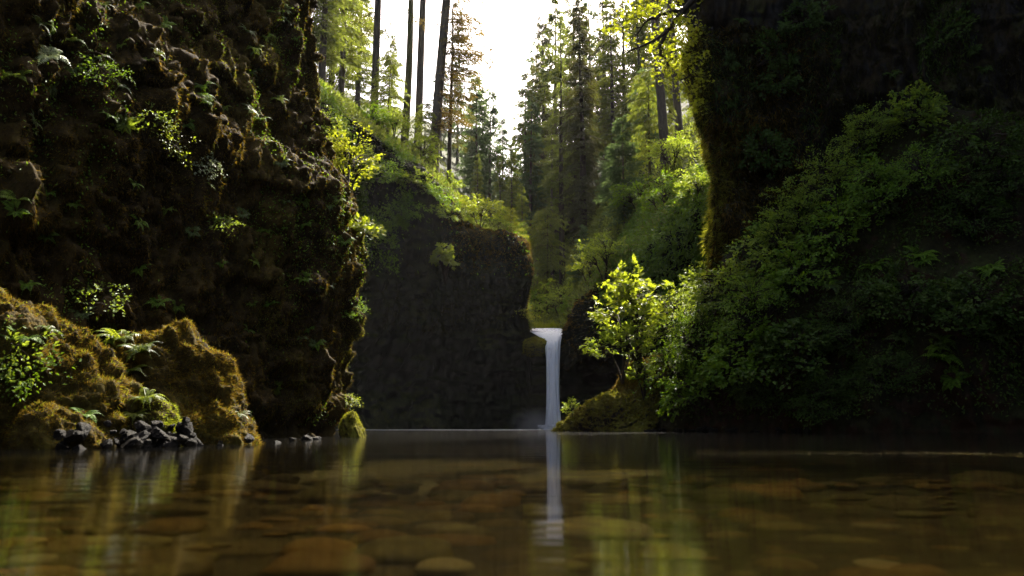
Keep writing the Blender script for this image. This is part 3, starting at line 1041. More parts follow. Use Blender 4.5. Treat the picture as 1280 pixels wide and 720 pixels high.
# ------------------------------------------------------------------ boulders
def boulder(name, label, c, r, seed, mat, cat='boulder', group=None, amp=0.16, sc=1.0, power=2.2, nu=320, nv=190, tufts=None, skew=(0, 0), parent=None, lumps=0.08):
    """an uneven dome of rock standing in the ground, grown over with tufts"""
    th = np.linspace(0, 2 * math.pi, nu, endpoint=False)
    ph = np.linspace(-0.35 * math.pi, 0.5 * math.pi, nv)
    Th, Ph = np.meshgrid(th, ph, indexing='ij')
    d = np.stack([np.cos(Ph) * np.cos(Th), np.cos(Ph) * np.sin(Th), np.sin(Ph)], -1)
    k = (np.abs(d[..., 0]) ** power + np.abs(d[..., 1]) ** power + np.abs(d[..., 2]) ** power) ** (-1 / power)
    n = fbm(d[..., 0] * 1.3 * sc + seed * 3.1, d[..., 1] * 1.3 * sc, d[..., 2] * 1.3 * sc, seed, 4)
    rv = np.array(r)
    rm = float(np.mean(rv))
    pos = d * k[..., None]
    n2 = np.maximum(0, fbm(pos[..., 0] * rv[0] * 2.2 / rm ** 0.5, pos[..., 1] * rv[1] * 2.2 / rm ** 0.5, pos[..., 2] * rv[2] * 2.2 / rm ** 0.5, seed + 3, 3))
    n3 = fbm(pos[..., 0] * rv[0] * 7, pos[..., 1] * rv[1] * 7, pos[..., 2] * rv[2] * 7, seed + 5, 2)
    n4 = np.abs(fbm(pos[..., 0] * rv[0] * 3.2 + n, pos[..., 1] * rv[1] * 3.2, pos[..., 2] * rv[2] * 3.2 + n, seed + 6, 2))
    n5 = np.abs(fbm(pos[..., 0] * rv[0] * 9, pos[..., 1] * rv[1] * 9, pos[..., 2] * rv[2] * 9, seed + 7, 2))
    rad = k * (1 + amp * n + lumps * n2 + 0.03 * n3 + (0.11 * n4 + 0.035 * n5) / max(1.0, rm * 0.6))
    G = d * rad[..., None] * rv
    G[..., 0] += skew[0] * G[..., 2]
    G[..., 1] += skew[1] * G[..., 2]
    G = np.concatenate([G, G[:1]], 0)
    e = empty(name, c)
    tag(e, label, cat, group)
    mb = MB()
    q = grid_faces(*G.shape[:2])
    mb.add(G, q)
    mb.build('rock', M[mat], e, True)
    W = G + np.array(c)
    GROUND.append((name, bvh_of(W.reshape(-1, 3), q)))
    if tufts:
        N = grid_normals(G)
        N *= np.sign((N * G).sum(2).mean())
        for (mt, num, L_, W_, lo) in tufts:
            w = (0.2 + sstep(lo, lo + 0.5, N[..., 2])) * (0.25 + sstep(-0.25, 0.4, fbm(G[..., 0] * 1.6, G[..., 1] * 1.6, G[..., 2] * 1.6, seed + 9, 3)))
            moss_cover('moss', G, N, num, M[mt], L_, W_, 0.3, seed, w + 1e-9, e, 0.01)
    return e


bc = at(20, 540, 12.4)
boulder('mossy_boulder', 'biggest mossy boulder, brown and gold on its humped top, cut off by the left edge', (bc.x, bc.y, -0.1), (1.80, 1.5, 2.2), 3, 'boulder', tufts=[('tuft_brown', 60000, 0.075, 0.012, -0.2), ('tuft_gold', 22000, 0.07, 0.011, 0.3)], skew=(-0.16, 0), power=1.9, amp=0.2)
bc = at(12, 540, 11.6)
boulder('mossy_boulder', 'rounded reddish brown moss hump at the left edge on the big boulder\'s shoulder', (bc.x, bc.y, 1.35), (0.36, 0.4, 0.55), 7, 'boulder', tufts=[('tuft_brown', 4000, 0.04, 0.009, -0.3)])
bc = at(236, 540, 14.2)
boulder('mossy_boulder', 'steep dome shaped mossy boulder standing free in front of the left cliff', (bc.x, bc.y, -0.15), (1.30, 1.1, 2.15), 12, 'boulder', tufts=[('tuft_brown', 50000, 0.075, 0.012, -0.2), ('tuft_gold', 12000, 0.065, 0.011, 0.2)], skew=(-0.30, 0), power=1.65, amp=0.12)
bc = at(70, 540, 11.3)
boulder('mossy_rock', 'low dark moss patched rock in the water below the biggest boulder', (bc.x, bc.y, -0.1), (0.55, 0.4, 0.62), 15, 'boulder', cat='rock', tufts=[('tuft_brown', 18000, 0.05, 0.010, -0.2), ('tuft_gold', 5000, 0.05, 0.010, 0.3)])
bc = at(190, 540, 12.6)
boulder('mossy_rock', 'small golden moss topped rock between the big boulder and the dome boulder', (bc.x, bc.y, -0.1), (0.42, 0.35, 0.72), 18, 'boulder', cat='rock', tufts=[('tuft_gold', 7000, 0.05, 0.010, 0.0), ('leaf_bright', 4000, 0.07, 0.013, -0.2)])
bc = at(443, 540, 22.4)
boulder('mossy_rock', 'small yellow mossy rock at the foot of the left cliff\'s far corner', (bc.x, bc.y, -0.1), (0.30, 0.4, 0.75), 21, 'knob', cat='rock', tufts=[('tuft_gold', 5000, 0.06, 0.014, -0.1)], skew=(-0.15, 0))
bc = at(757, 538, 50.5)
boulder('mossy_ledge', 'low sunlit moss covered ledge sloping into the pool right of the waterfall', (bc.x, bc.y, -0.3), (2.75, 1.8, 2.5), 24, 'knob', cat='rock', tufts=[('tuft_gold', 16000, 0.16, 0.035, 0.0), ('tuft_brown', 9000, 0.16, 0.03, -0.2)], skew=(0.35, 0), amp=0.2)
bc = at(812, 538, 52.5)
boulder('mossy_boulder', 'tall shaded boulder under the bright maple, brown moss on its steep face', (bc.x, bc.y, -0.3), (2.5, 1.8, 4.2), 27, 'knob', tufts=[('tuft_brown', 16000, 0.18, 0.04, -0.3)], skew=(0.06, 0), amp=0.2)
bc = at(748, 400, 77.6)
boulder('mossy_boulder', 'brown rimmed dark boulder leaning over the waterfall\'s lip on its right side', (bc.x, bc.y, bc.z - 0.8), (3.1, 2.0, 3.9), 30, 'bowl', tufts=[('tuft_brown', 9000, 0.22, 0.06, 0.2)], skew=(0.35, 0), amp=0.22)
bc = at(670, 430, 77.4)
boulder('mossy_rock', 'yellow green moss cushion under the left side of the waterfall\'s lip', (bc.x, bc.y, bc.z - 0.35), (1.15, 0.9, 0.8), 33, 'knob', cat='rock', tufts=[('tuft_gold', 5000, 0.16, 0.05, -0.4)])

# wet stones along the two shores
rng = np.random.default_rng(40)
stone_me = []
for k in range(6):
    mb = MB()
    th, ph = np.meshgrid(np.linspace(0, 2 * math.pi, 33)[:-1], np.linspace(-1.55, 1.55, 20), indexing='ij')
    d = np.stack([np.cos(ph) * np.cos(th), np.cos(ph) * np.sin(th), np.sin(ph)], -1)
    pl = rng.normal(0, 1, (13, 3))
    pl /= np.linalg.norm(pl, axis=1)[:, None]
    pd = rng.uniform(0.6, 1.0, 13)
    dt = np.einsum('ijk,lk->ijl', d, pl)
    rr = np.min(np.where(dt > 0.05, pd / np.maximum(dt, 0.05), 1.25), axis=2)
    rr = np.minimum(rr, 1.25) * (1 + 0.07 * fbm(d[..., 0] * 4 + k * 5, d[..., 1] * 4, d[..., 2] * 4, 60 + k, 2))
    G = d * rr[..., None]
    G = np.concatenate([G, G[:1]], 0)
    mb.add(G, grid_faces(*G.shape[:2]))
    stone_me.append(mb.mesh('stone', M['wet_stone'], False))


def stone(px, py, Y, z, size, label, group):
    p = at(px, py, Y)
    o = bpy.data.objects.new('shore_stone', stone_me[rng.integers(6)])
    COL.objects.link(o)
    o.location = (p.x, Y, z)
    o.scale = (size * rng.uniform(0.8, 1.5), size * rng.uniform(0.7, 1.2), size * rng.uniform(0.5, 0.9))
    o.rotation_euler = (rng.uniform(-0.4, 0.4), rng.uniform(-0.4, 0.4), rng.uniform(0, 6.28))
    tag(o, label, 'stone', group)


for k in range(84):
    u = rng.random()
    px = 75 + 170 * u if k < 74 else 245 + 70 * rng.random()
    Y = 11.0 + 1.5 * (px - 60) / 185 + rng.normal(0, 0.25) if px < 245 else 13.2 + (px - 245) / 90 * 1.0 + rng.normal(0, 0.2)
    stone(px, 545, Y, rng.uniform(-0.02, 0.10) + 0.30 * rng.random() ** 2 * (px < 245), 0.045 + 0.12 * rng.random() ** 2, 'dark wet angular stone in the heap along the foot of the left boulders', 'wet stones under the left boulders')
for k in range(4):
    u = rng.random() * 0.6
    stone(330 + 110 * u, 545, 14.6 + 8.0 * u - 0.5 + rng.normal(0, 0.25), rng.uniform(-0.04, 0.05), 0.06 + 0.14 * rng.random() ** 2, 'dark stone at the waterline along the left cliff\'s undercut foot', 'stones along the left cliff\'s foot')
for k in range(30):
    px = rng.uniform(800, 1010)
    b = hit(px, 534.5, ('bank', 'mossy_boulder', 'mossy_ledge'))
    if b:
        stone(px, 536, b[0].y - 0.25 + rng.normal(0, 0.1), rng.uniform(-0.02, 0.08), rng.uniform(0.12, 0.30), 'small dark stone at the waterline under the right bank\'s shrubs', 'stones at the foot of the right bank')
for k in range(9):
    px = 699 + 10 * rng.random()
    stone(px, 536, 50.5 + rng.normal(0, 0.4), rng.uniform(0, 0.12), rng.uniform(0.1, 0.22), 'pebbly dark stone at the left tip of the sunlit moss ledge', 'stones at the tip of the moss ledge')

# stones on the riverbed, seen through the water
bed_me = {}
for mt in ('stone_brown', 'stone_olive', 'stone_pale', 'stone_orange'):
    for k in range(2):
        mb = MB()
        th, ph = np.meshgrid(np.linspace(0, 2 * math.pi, 25)[:-1], np.linspace(-1.55, 1.55, 13), indexing='ij')
        d = np.stack([np.cos(ph) * np.cos(th), np.cos(ph) * np.sin(th), np.sin(ph)], -1)
        rr = 1 + 0.2 * fbm(d[..., 0] * 1.1 + k * 5, d[..., 1] * 1.1, d[..., 2] * 1.1, 80 + k, 2)
        G = d * rr[..., None]
        G = np.concatenate([G, G[:1]], 0)
        mb.add(G, grid_faces(*G.shape[:2]))
        bed_me[mt, k] = mb.mesh('stone', M[mt], True)


def bedstone(x, y, rx, ry, mt, label, group=None, h=0.35):
    zb = -0.16 - 0.012 * max(0, abs(y) - 2)
    o = bpy.data.objects.new('river_stone', bed_me[mt, rng.integers(2)])
    COL.objects.link(o)
    o.location = (x, y, zb + 0.01)
    o.scale = (rx, ry, min(0.10, h * ry))
    o.rotation_euler = (0, 0, rng.uniform(-0.3, 0.3))
    tag(o, label, 'stone', group)


def bedpx(px, py, wpx, mt, label, group=None, asp=0.8):
    d = ray(px, py)
    t = (-0.13 - CAMZ) / d.z
    p = d * t
    bedstone(p.x, p.y, wpx / 2 / F * p.y, wpx / 2 / F * p.y * asp, mt, label, group)
    return p


special = [(745, 655, 180, 'stone_pale', 'long pale stone under the water beneath the waterfall\'s white reflection'),
           (1095, 698, 85, 'stone_pale', 'single pale oval stone under the dark water at the lower right'),
           (555, 698, 95, 'stone_pale', 'pale oval stone under the water at the bottom left of the white reflection'),
           (578, 655, 92, 'stone_olive', 'olive oval stone under the water just left of the white reflection'),
           (475, 662, 95, 'stone_orange', 'orange brown oval stone under the water left of the olive oval one'),
           (318, 647, 56, 'stone_orange', 'small tawny stone alone under the water below the free standing dome boulder'),
           (40, 690, 75, 'stone_pale', 'grey green flat stone under the water in the bottom left corner'),
           (400, 697, 170, 'stone_orange', 'wide rust coloured stone under the water at the bottom, left of the pale oval'),
           (160, 672, 130, 'stone_olive', 'wide greyish stone under the water on the yellow streak reflected at left'),
           (190, 700, 190, 'stone_brown', 'very wide brown stone at the bottom edge below the yellow streak at left'),
           (40, 612, 85, 'stone_orange', 'flat orange stone under the water near the left edge'),
           (600, 627, 75, 'stone_orange', 'narrow orange stone under the water upper left of the white reflection'),
           (950, 640, 90, 'stone_brown', 'long narrow brown stone under the dark green reflection at right')]
placed = []
for s in special:
    p = bedpx(s[0], s[1], s[2] * 0.85, *s[3:], asp=0.75)
    placed.append((p.x, p.y, s[2] / 2 / F * p.y * 0.85))
words = {'stone_brown': 'blurred brown stone lying on the shallow riverbed', 'stone_olive': 'blurred olive stone lying on the shallow riverbed', 'stone_orange': 'blurred rusty orange stone lying on the shallow riverbed'}
tries = 0
cnt = 0
while cnt < 270 and tries < 9000:
    tries += 1
    y = 1.7 + 6.5 * rng.random() ** 0.8
    x = rng.uniform(-0.72, 0.72) * y
    r = (0.045 + 0.17 * rng.random() ** 2) * (0.8 + 0.1 * y)
    if any((x - a) ** 2 + ((y - b) * 1.1) ** 2 < (r * 0.8 + c * 0.8) ** 2 for a, b, c in placed):
        continue
    placed.append((x, y, r))
    mt = ('stone_brown', 'stone_brown', 'stone_olive', 'stone_olive', 'stone_orange')[rng.integers(5)]
    bedstone(x, y, r, r * rng.uniform(0.35, 1.0), mt, words[mt], words[mt].replace('blurred ', '').replace(' stone lying', ' stones'))
    cnt += 1

# ------------------------------------------------------------------ waterfall
rows = [((657, 411), (702, 410.5), 80.2), ((665, 415), (704, 412), 78.9), ((674.5, 421), (703.5, 415.5), 77.9), ((680.5, 428), (701.5, 422), 77.2),
        ((681.5, 437), (699.5, 434), 76.7), ((683, 460), (699, 458), 76.35), ((683, 498), (699.5, 498), 76.1), ((681, 536), (701.5, 536), 75.9)]
Lp = np.array([list(at(*a, Y)) for a, b, Y in rows])
Rp = np.array([list(at(*b, Y)) for a, b, Y in rows])
Ls, _ = catmull(Lp, lambda s, o: np.interp(np.linspace(0, 1, 90), np.linspace(0, 1, len(s)), s))
Rs, _ = catmull(Rp, lambda s, o: np.interp(np.linspace(0, 1, 90), np.linspace(0, 1, len(s)), s))
sec = 28
an = np.linspace(0, 2 * math.pi, sec, endpoint=False)
c_ = (Ls + Rs) / 2
hw = (Rs - Ls) / 2
tt = np.linspace(0, 1, 90)
thick = np.interp(tt, [0, 0.15, 0.3, 0.5, 1], [0.04, 0.06, 0.14, 0.4, 0.55])
fwd = np.stack([0 * tt, -np.interp(tt, [0, 0.25, 0.6, 1], [0.2, 0.7, 1, 1]), np.interp(tt, [0, 0.25, 0.6, 1], [1, 0.7, 0, 0])], 1)
wob = 0.10 * pn(an[None, :] * 3, tt[:, None] * 3, 0, 5) + 0.05 * pn(an[None, :] * 9, tt[:, None] * 5, 0, 6)
V = c_[:, None, :] + np.cos(an)[None, :, None] * hw[:, None, :] * (1 + wob[..., None]) + np.sin(an)[None, :, None] * (thick[:, None, None] * fwd[:, None, :])
V = np.concatenate([V, V[:, :1]], 1)
mb = MB()
mb.add(V, grid_faces(90, sec + 1))
wf = empty('waterfall', (float(c_[-1][0]), 76.0, 0))
tag(wf, 'white plunging waterfall falling from a notch in the dark bowl into the pool', 'waterfall')
o = mb.build('falling_water', M['falls'], wf, True)
o.matrix_parent_inverse = Matrix.Translation(wf.location).inverted()
rng = np.random.default_rng(46)
for k in range(5):
    mb = MB()
    f0 = rng.uniform(-0.85, 0.85)
    i0 = rng.integers(28, 46)
    ii = np.arange(i0, 90)
    u = (ii - i0) / (89.0 - i0)
    off = f0 * (1 + 0.12 * u) + 0.10 * pn(u * 3 + k * 7, 0, 0, 8)
    w_ = rng.uniform(0.10, 0.20) * np.sin(np.clip(u * 1.1 + 0.05, 0, 1) * math.pi * 0.62) + 0.02
    cc = c_[ii] + hw[ii] * off[:, None] + np.array([0, -1.0, 0]) * (thick[ii] * np.sqrt(np.maximum(0.1, 1 - f0 ** 2)) + 0.10 * u)[:, None]
    Vs = cc[:, None, :] + np.cos(an)[None, :, None] * hw[ii][:, None, :] * w_[:, None, None] * (1 + 0.3 * pn(u[:, None] * 12, an[None, :], k, 9)[..., None]) + np.sin(an)[None, :, None] * np.array([0, -0.10, 0])
    Vs = np.concatenate([Vs, Vs[:, :1]], 1)
    mb.add(Vs, grid_faces(len(ii), sec + 1))
    o = mb.build('strand', M['falls'], wf, True)
    o.matrix_parent_inverse = Matrix.Translation(wf.location).inverted()
mb = MB()
th, ph = np.meshgrid(np.linspace(0, 2 * math.pi, 61), np.linspace(0, 1.57, 24), indexing='ij')
rs = 1 + 0.45 * fbm(np.cos(th) * 2.5, np.sin(th) * 2.5, ph * 3, 47, 3)
bx = (Ls[-1] + Rs[-1]) / 2
mb.add(np.stack([bx[0] + np.cos(ph) * np.cos(th) * 1.5 * rs, bx[1] - 0.3 + np.cos(ph) * np.sin(th) * 0.9 * rs, np.sin(ph) * 0.5 * rs], -1), grid_faces(61, 24))
o = mb.build('splash', M['falls'], wf, True)
o.matrix_parent_inverse = Matrix.Translation(wf.location).inverted()
# foam spreading from its foot
mb = MB()
for (x0, x1, y0, y1, s) in ((-14.5, 2.6, 66, 75.5, 1), (0.5, 5.0, 72, 76.4, 2)):
    xs_, ys_ = np.linspace(x0, x1, 60), np.linspace(y0, y1, 16)
    Xf, Yf = np.meshgrid(xs_, ys_, indexing='ij')
    mb.add(np.stack([Xf, Yf, 0 * Xf + 0.006 * s], -1), grid_faces(60, 16))
tag(mb.build('foam', M['foam']), kind='stuff')
mb = MB()
th, ph = np.meshgrid(np.linspace(0, 2 * math.pi, 33), np.linspace(-1.57, 1.57, 17), indexing='ij')
mb.add(np.stack([np.cos(ph) * np.cos(th) * 3.0, np.cos(ph) * np.sin(th) * 1.8, np.sin(ph) * 1.9], -1), grid_faces(33, 17))
mist_mat = mat_volume('spray_mist', (0.95, 0.95, 0.95), 0.12, 0.3)
nt = mist_mat.node_tree
tc = nt.nodes.new('ShaderNodeTexCoord').outputs['Object']
mp = nt.nodes.new('ShaderNodeMapping')
mp.inputs['Scale'].default_value = (1 / 3.0, 1 / 1.8, 1 / 1.9)
nt.links.new(tc, mp.inputs['Vector'])
gr = nt.nodes.new('ShaderNodeTexGradient')
gr.gradient_type = 'QUADRATIC_SPHERE'
nt.links.new(mp.outputs['Vector'], gr.inputs['Vector'])
vnode = [n for n in nt.nodes if n.type == 'PRINCIPLED_VOLUME'][0]
nt.links.new(math_(nt, 'MULTIPLY', gr.outputs['Fac'], 0.7), vnode.inputs['Density'])
o = mb.build('mist', mist_mat, None, True)
o.location = (2.3, 74.6, 0.5)
tag(o, kind='stuff')

# grass at the stream's edge above the fall
rng = np.random.default_rng(44)
n = 5000
gx, gy = rng.uniform(1.6, 6.0, n), rng.uniform(81.5, 90, n)
gz = hill(gx, gy)
mb = MB()
ax = np.stack([rng.normal(0, 0.35, n), rng.normal(0, 0.35, n), np.ones(n)], 1)
cards(mb, np.stack([gx, gy, gz], 1), ax, rng.normal(0, 1, (n, 3)), rng.uniform(0.4, 1.0, n), rng.uniform(0.08, 0.16, n))
tag(mb.build('grass', M['leaf_bright']), kind='stuff')

# ------------------------------------------------------------------ right bank: shrubs
bank_shrubs = [
    # px, py, width, height, mat, leaf, label
    (860, 410, 4.6, 3.6, 'leaf_mid', 0.22, 'mid green shrub right behind the bright maple on the right bank'),
    (850, 470, 4.4, 3.4, 'leaf_bank', 0.20, 'round green shrub low over the pool right of the bright maple'),
    (880, 500, 3.6, 2.6, 'leaf_bank', 0.20, 'dark shrub overhanging the waterline below the round green one'),
    (890, 430, 4.4, 3.6, 'leaf_bank', 0.20, 'dense small leaved shrub in the middle of the sunlit part of the right bank'),
    (915, 375, 4.0, 3.4, 'leaf_mid', 0.20, 'light green shrub at the foot of the right cliff\'s mossy corner'),
    (935, 460, 4.4, 3.4, 'leaf_bank', 0.20, 'blue green shrub hanging down towards the water at mid bank'),
    (960, 400, 4.2, 3.6, 'leaf_bank', 0.19, 'leafy shrub halfway up the bank below the cliff base'),
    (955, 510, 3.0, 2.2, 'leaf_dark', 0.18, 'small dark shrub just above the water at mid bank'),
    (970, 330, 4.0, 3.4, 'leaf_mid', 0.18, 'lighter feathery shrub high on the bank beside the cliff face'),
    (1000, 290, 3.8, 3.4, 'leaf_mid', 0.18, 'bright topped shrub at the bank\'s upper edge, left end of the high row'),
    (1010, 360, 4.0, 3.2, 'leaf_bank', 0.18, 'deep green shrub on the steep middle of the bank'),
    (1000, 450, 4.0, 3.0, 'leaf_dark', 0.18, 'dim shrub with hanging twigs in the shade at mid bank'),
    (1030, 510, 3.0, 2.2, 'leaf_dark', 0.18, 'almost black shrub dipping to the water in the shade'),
    (1045, 240, 3.8, 3.4, 'leaf_mid', 0.17, 'bright shrub leaning left in the high row on the right bank'),
    (1060, 300, 3.8, 3.2, 'leaf_bank', 0.17, 'large shrub below the high row with brown stems under it'),
    (1095, 185, 3.6, 3.2, 'leaf_mid', 0.16, 'topmost light green shrub of the right bank'),
    (1110, 250, 3.8, 3.2, 'leaf_bank', 0.16, 'broad green shrub just below the topmost one'),
    (1150, 160, 3.4, 3.0, 'leaf_mid', 0.16, 'upright shrub with thin twigs right of the topmost one'),
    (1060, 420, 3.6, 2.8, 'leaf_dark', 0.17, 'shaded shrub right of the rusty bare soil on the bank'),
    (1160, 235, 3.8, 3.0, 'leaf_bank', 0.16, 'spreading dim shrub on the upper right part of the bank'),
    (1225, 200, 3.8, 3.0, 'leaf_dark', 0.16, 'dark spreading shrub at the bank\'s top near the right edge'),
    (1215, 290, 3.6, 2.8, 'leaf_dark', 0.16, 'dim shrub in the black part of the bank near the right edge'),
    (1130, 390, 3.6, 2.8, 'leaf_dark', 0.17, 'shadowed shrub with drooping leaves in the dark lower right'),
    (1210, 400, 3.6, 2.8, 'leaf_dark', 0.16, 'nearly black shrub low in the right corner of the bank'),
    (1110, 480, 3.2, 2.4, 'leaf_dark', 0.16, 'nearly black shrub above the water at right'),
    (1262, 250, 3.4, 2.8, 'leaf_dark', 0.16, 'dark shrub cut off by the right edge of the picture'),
]
for i, (px, py, w, h_, mt, lf, lab) in enumerate(bank_shrubs):
    b = hit(px, py, ('bank', 'mossy_boulder'))
    if b is None:
        print('no bank', px, py)
        continue
    p = b[0] - b[1] * 0.3 - Vector((0, 0, 0.35 * h_))
    tl = (Vector((0, 0, 1)) * 0.8 + Vector((b[1].x, b[1].y, 0)) * 0.55).normalized()
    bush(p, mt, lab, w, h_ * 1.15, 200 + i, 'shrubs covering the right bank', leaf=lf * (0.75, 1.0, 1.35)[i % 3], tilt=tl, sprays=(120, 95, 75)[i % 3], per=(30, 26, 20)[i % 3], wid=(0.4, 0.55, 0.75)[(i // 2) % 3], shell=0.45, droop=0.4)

# the sunlit vine maple on the ledge
p = at(800, 470, 51.0)
bush(p, 'leaf_bright', 'bright yellow green maple leaning over the pool from the moss ledge', 5.2, 7.6, 300, None, leaf=0.34, name='vine_maple', cat='tree', sprays=74, per=17, wid=0.85, shell=0.35, tilt=Vector((-0.13, -0.05, 1)).normalized(), droop=0.2)
p = at(778, 480, 50.6)
bush(p, 'leaf_mid', 'green leafy shrub under the bright maple\'s lower branches', 4.0, 4.0, 301, None, leaf=0.26, sprays=60, per=18, wid=0.75)
p = at(715, 530, 50.4)
bush(p, 'leaf_mid', 'tiny leafy seedling at the waterline beside the foot of the waterfall', 1.1, 1.5, 302, None, leaf=0.16, sprays=22, per=12, name='seedling', cat='plant')
p = at(805, 500, 50.8)
bush(p, 'leaf_mid', 'small hanging shrub on the tall boulder\'s shaded face', 2.2, 3.0, 303, None, leaf=0.2, sprays=36, per=18)

# ferns on the bank and on the right cliff
for i, (px, py, s, lab) in enumerate([
    (1085, 460, 1.7, 'brighter fern with spread fronds in the shade of the right bank'),
    (1095, 335, 1.6, 'dim fern fronds beside the rusty bare soil on the bank'),
    (1010, 480, 1.5, 'fern half hidden under the shrubs near the water at right'),
    (1180, 450, 1.5, 'barely visible fern low in the dark right corner'),
    (1150, 320, 1.5, 'dark fern below the spreading shrub at upper right'),
    (1240, 340, 1.5, 'dark fern near the picture\'s right edge'),
    (930, 490, 1.4, 'small fern above the waterline under the blue green shrub')]):
    fern(px, py, lab, s, i, 'fern' if i == 0 else 'leaf_bank', ('bank',), group='ferns on the right bank', upbias=0.5)
for i, (px, py, w, h_, lab) in enumerate([
    (945, 85, 3.0, 2.6, 'dark bush clinging high on the right cliff near its mossy corner'),
    (975, 125, 2.6, 2.2, 'dark hanging bush on the cliff face below the highest one'),
    (1010, 40, 2.8, 2.4, 'black green bush at the top of the right cliff face'),
    (960, 200, 2.6, 2.4, 'dim bush growing from a crack in the cliff over the bank'),
    (1200, 60, 2.8, 2.2, 'barely visible bush on the black cliff at top right')]):
    b = hit(px, py, ('right',))
    if b:
        bush(b[0] - b[1] * 0.2, 'leaf_dark', lab, w, h_, 340 + i, 'bushes on the right cliff', leaf=0.22, sprays=46, per=20, tilt=(b[1] * 0.7 + Vector((0, 0, 0.4))).normalized(), droop=0.6)

# ------------------------------------------------------------------ left cliff and boulders: ferns and small plants
for i, (px, py, s, mt, lab) in enumerate([
    (62, 72, 0.62, 'leaf_pale', 'silvery sunlit fern with arching fronds high on the left cliff'),
    (92, 88, 0.60, 'fern', 'bright green fern right of the silvery one on the left cliff'),
    (118, 75, 0.5, 'fern', 'fern above a dark hollow, right neighbour of the bright pair'),
    (150, 108, 0.45, 'fern', 'dim fern under an overhang on the upper left cliff'),
    (135, 145, 0.45, 'leaf_bank', 'flat drooping fern below the sunlit fern cluster'),
    (205, 32, 0.55, 'leaf_bank', 'dark fern hanging near the top of the left cliff'),
    (310, 40, 0.5, 'fern', 'greenish fern near the top, toward the left cliff\'s far end'),
    (355, 25, 0.6, 'fern', 'hanging green fern at the top corner of the left cliff\'s far end'),
    (318, 88, 0.5, 'fern', 'small fern beside a moss hump on the upper cliff'),
    (255, 120, 0.45, 'leaf_bank', 'dark fern in the hollow left of the great moss hump'),
    (325, 150, 0.5, 'leaf_bank', 'dark star shaped fern on the cliff\'s shaded middle'),
    (165, 230, 0.5, 'leaf_bank', 'fern curling over a dark ledge at the cliff\'s middle'),
    (410, 258, 0.5, 'fern', 'fern on the lit slope of the left cliff near its corner'),
    (340, 380, 0.5, 'leaf_bank', 'drooping fern in the dark lower part of the left cliff'),
    (380, 350, 0.5, 'leaf_bank', 'dim fern low on the left cliff under the golden moss'),
    (395, 430, 0.45, 'leaf_bank', 'fern with thin fronds near the cliff\'s undercut foot')]):
    fern(px, py, lab, s, i, mt, ('left',), group='ferns on the left cliff', upbias=0.55, n=9)
for i, (px, py, s, mt, lab) in enumerate([
    (150, 425, 0.75, 'leaf_bright', 'bright upright fern in the cleft between the two main boulders'),
    (160, 470, 0.65, 'leaf_bright', 'yellow green fern lower in the cleft between the boulders'),
    (175, 440, 0.6, 'fern', 'feathery fern against the dome boulder\'s left flank'),
    (30, 425, 0.45, 'leaf_bank', 'fern on the biggest boulder near the left edge'),
    (60, 415, 0.4, 'fern', 'small fern on top of the biggest boulder'),
    (140, 412, 0.6, 'leaf_bright', 'tallest bright fern at the top of the cleft between the boulders'),
    (182, 500, 0.5, 'leaf_bright', 'bright fern at the bottom of the cleft above the wet stones'),
    (168, 520, 0.4, 'leaf_yellow', 'small yellowish fern dipping to the wet stones from the cleft'),
    (105, 520, 0.35, 'leaf_bank', 'small drooping fern near the wet stones'),
    (298, 520, 0.35, 'fern', 'little grassy fern on the right foot of the dome boulder')]):
    fern(px, py, lab, s, i, mt, ('mossy_boulder', 'mossy_rock'), group='ferns on the boulders', upbias=0.75, n=13)
for i, (px, py, w, h_, mt, lf, lab, src) in enumerate([
    (180, 178, 1.0, 1.0, 'leaf_mid', 0.07, 'sunlit small leaved shrub in the middle of the left cliff', ('left',)),
    (195, 195, 0.7, 0.8, 'leaf_bright', 0.06, 'bright sprig hanging below the sunlit small shrub', ('left',)),
    (125, 112, 0.9, 0.7, 'leaf_bank', 0.06, 'glossy leaved plant under the fern cluster on the upper cliff', ('left',)),
    (350, 75, 0.6, 0.7, 'leaf_mid', 0.07, 'small sunlit plant near the upper far end of the cliff', ('left',)),
    (250, 215, 0.6, 0.5, 'leaf_pale', 0.06, 'few shiny leaves in the dark middle of the cliff', ('left',)),
    (280, 290, 0.6, 0.5, 'leaf_mid', 0.06, 'small plant in the dark above the dome boulder', ('left',)),
    (115, 385, 1.3, 0.6, 'leaf_mid', 0.07, 'loose twiggy plant with pale leaves behind the biggest boulder\'s top', ('left',)),
    (15, 465, 0.9, 0.7, 'leaf_mid', 0.065, 'leafy plant on the biggest boulder at the left edge', ('mossy_boulder',)),
    (40, 490, 0.6, 0.5, 'leaf_bank', 0.06, 'small plant hanging over the low dark rock', ('mossy_boulder',)),
    (420, 170, 0.9, 0.8, 'leaf_mid', 0.08, 'shrublet on the left cliff\'s shoulder below the yellow maple', ('left',)),
    (455, 303, 0.9, 0.9, 'leaf_bright', 0.15, 'bright big leaved sprig sticking out from the left cliff\'s corner', ('left',)),
    (440, 400, 0.6, 0.7, 'leaf_bank', 0.08, 'thin plant on the dark corner near the cliff\'s foot', ('left',)),
    (441, 510, 0.35, 0.4, 'leaf_bright', 0.06, 'tiny yellow plant on the rock at the cliff\'s corner', ('left', 'mossy_rock'))]):
    b = None
    for back in (0, 6, 12, 18, 26):
        b = b or hit(px - back, py, src)
    if b is None:
        print('no plant', px, py)
        continue
    bush(b[0] - b[1] * 0.05, mt, lab, w, h_, 400 + i, None, leaf=lf, sprays=26, per=13, wid=0.6, tilt=(b[1] * 0.6 + Vector((0, 0, 0.7))).normalized(), name='small_plant', cat='plant', droop=0.5)


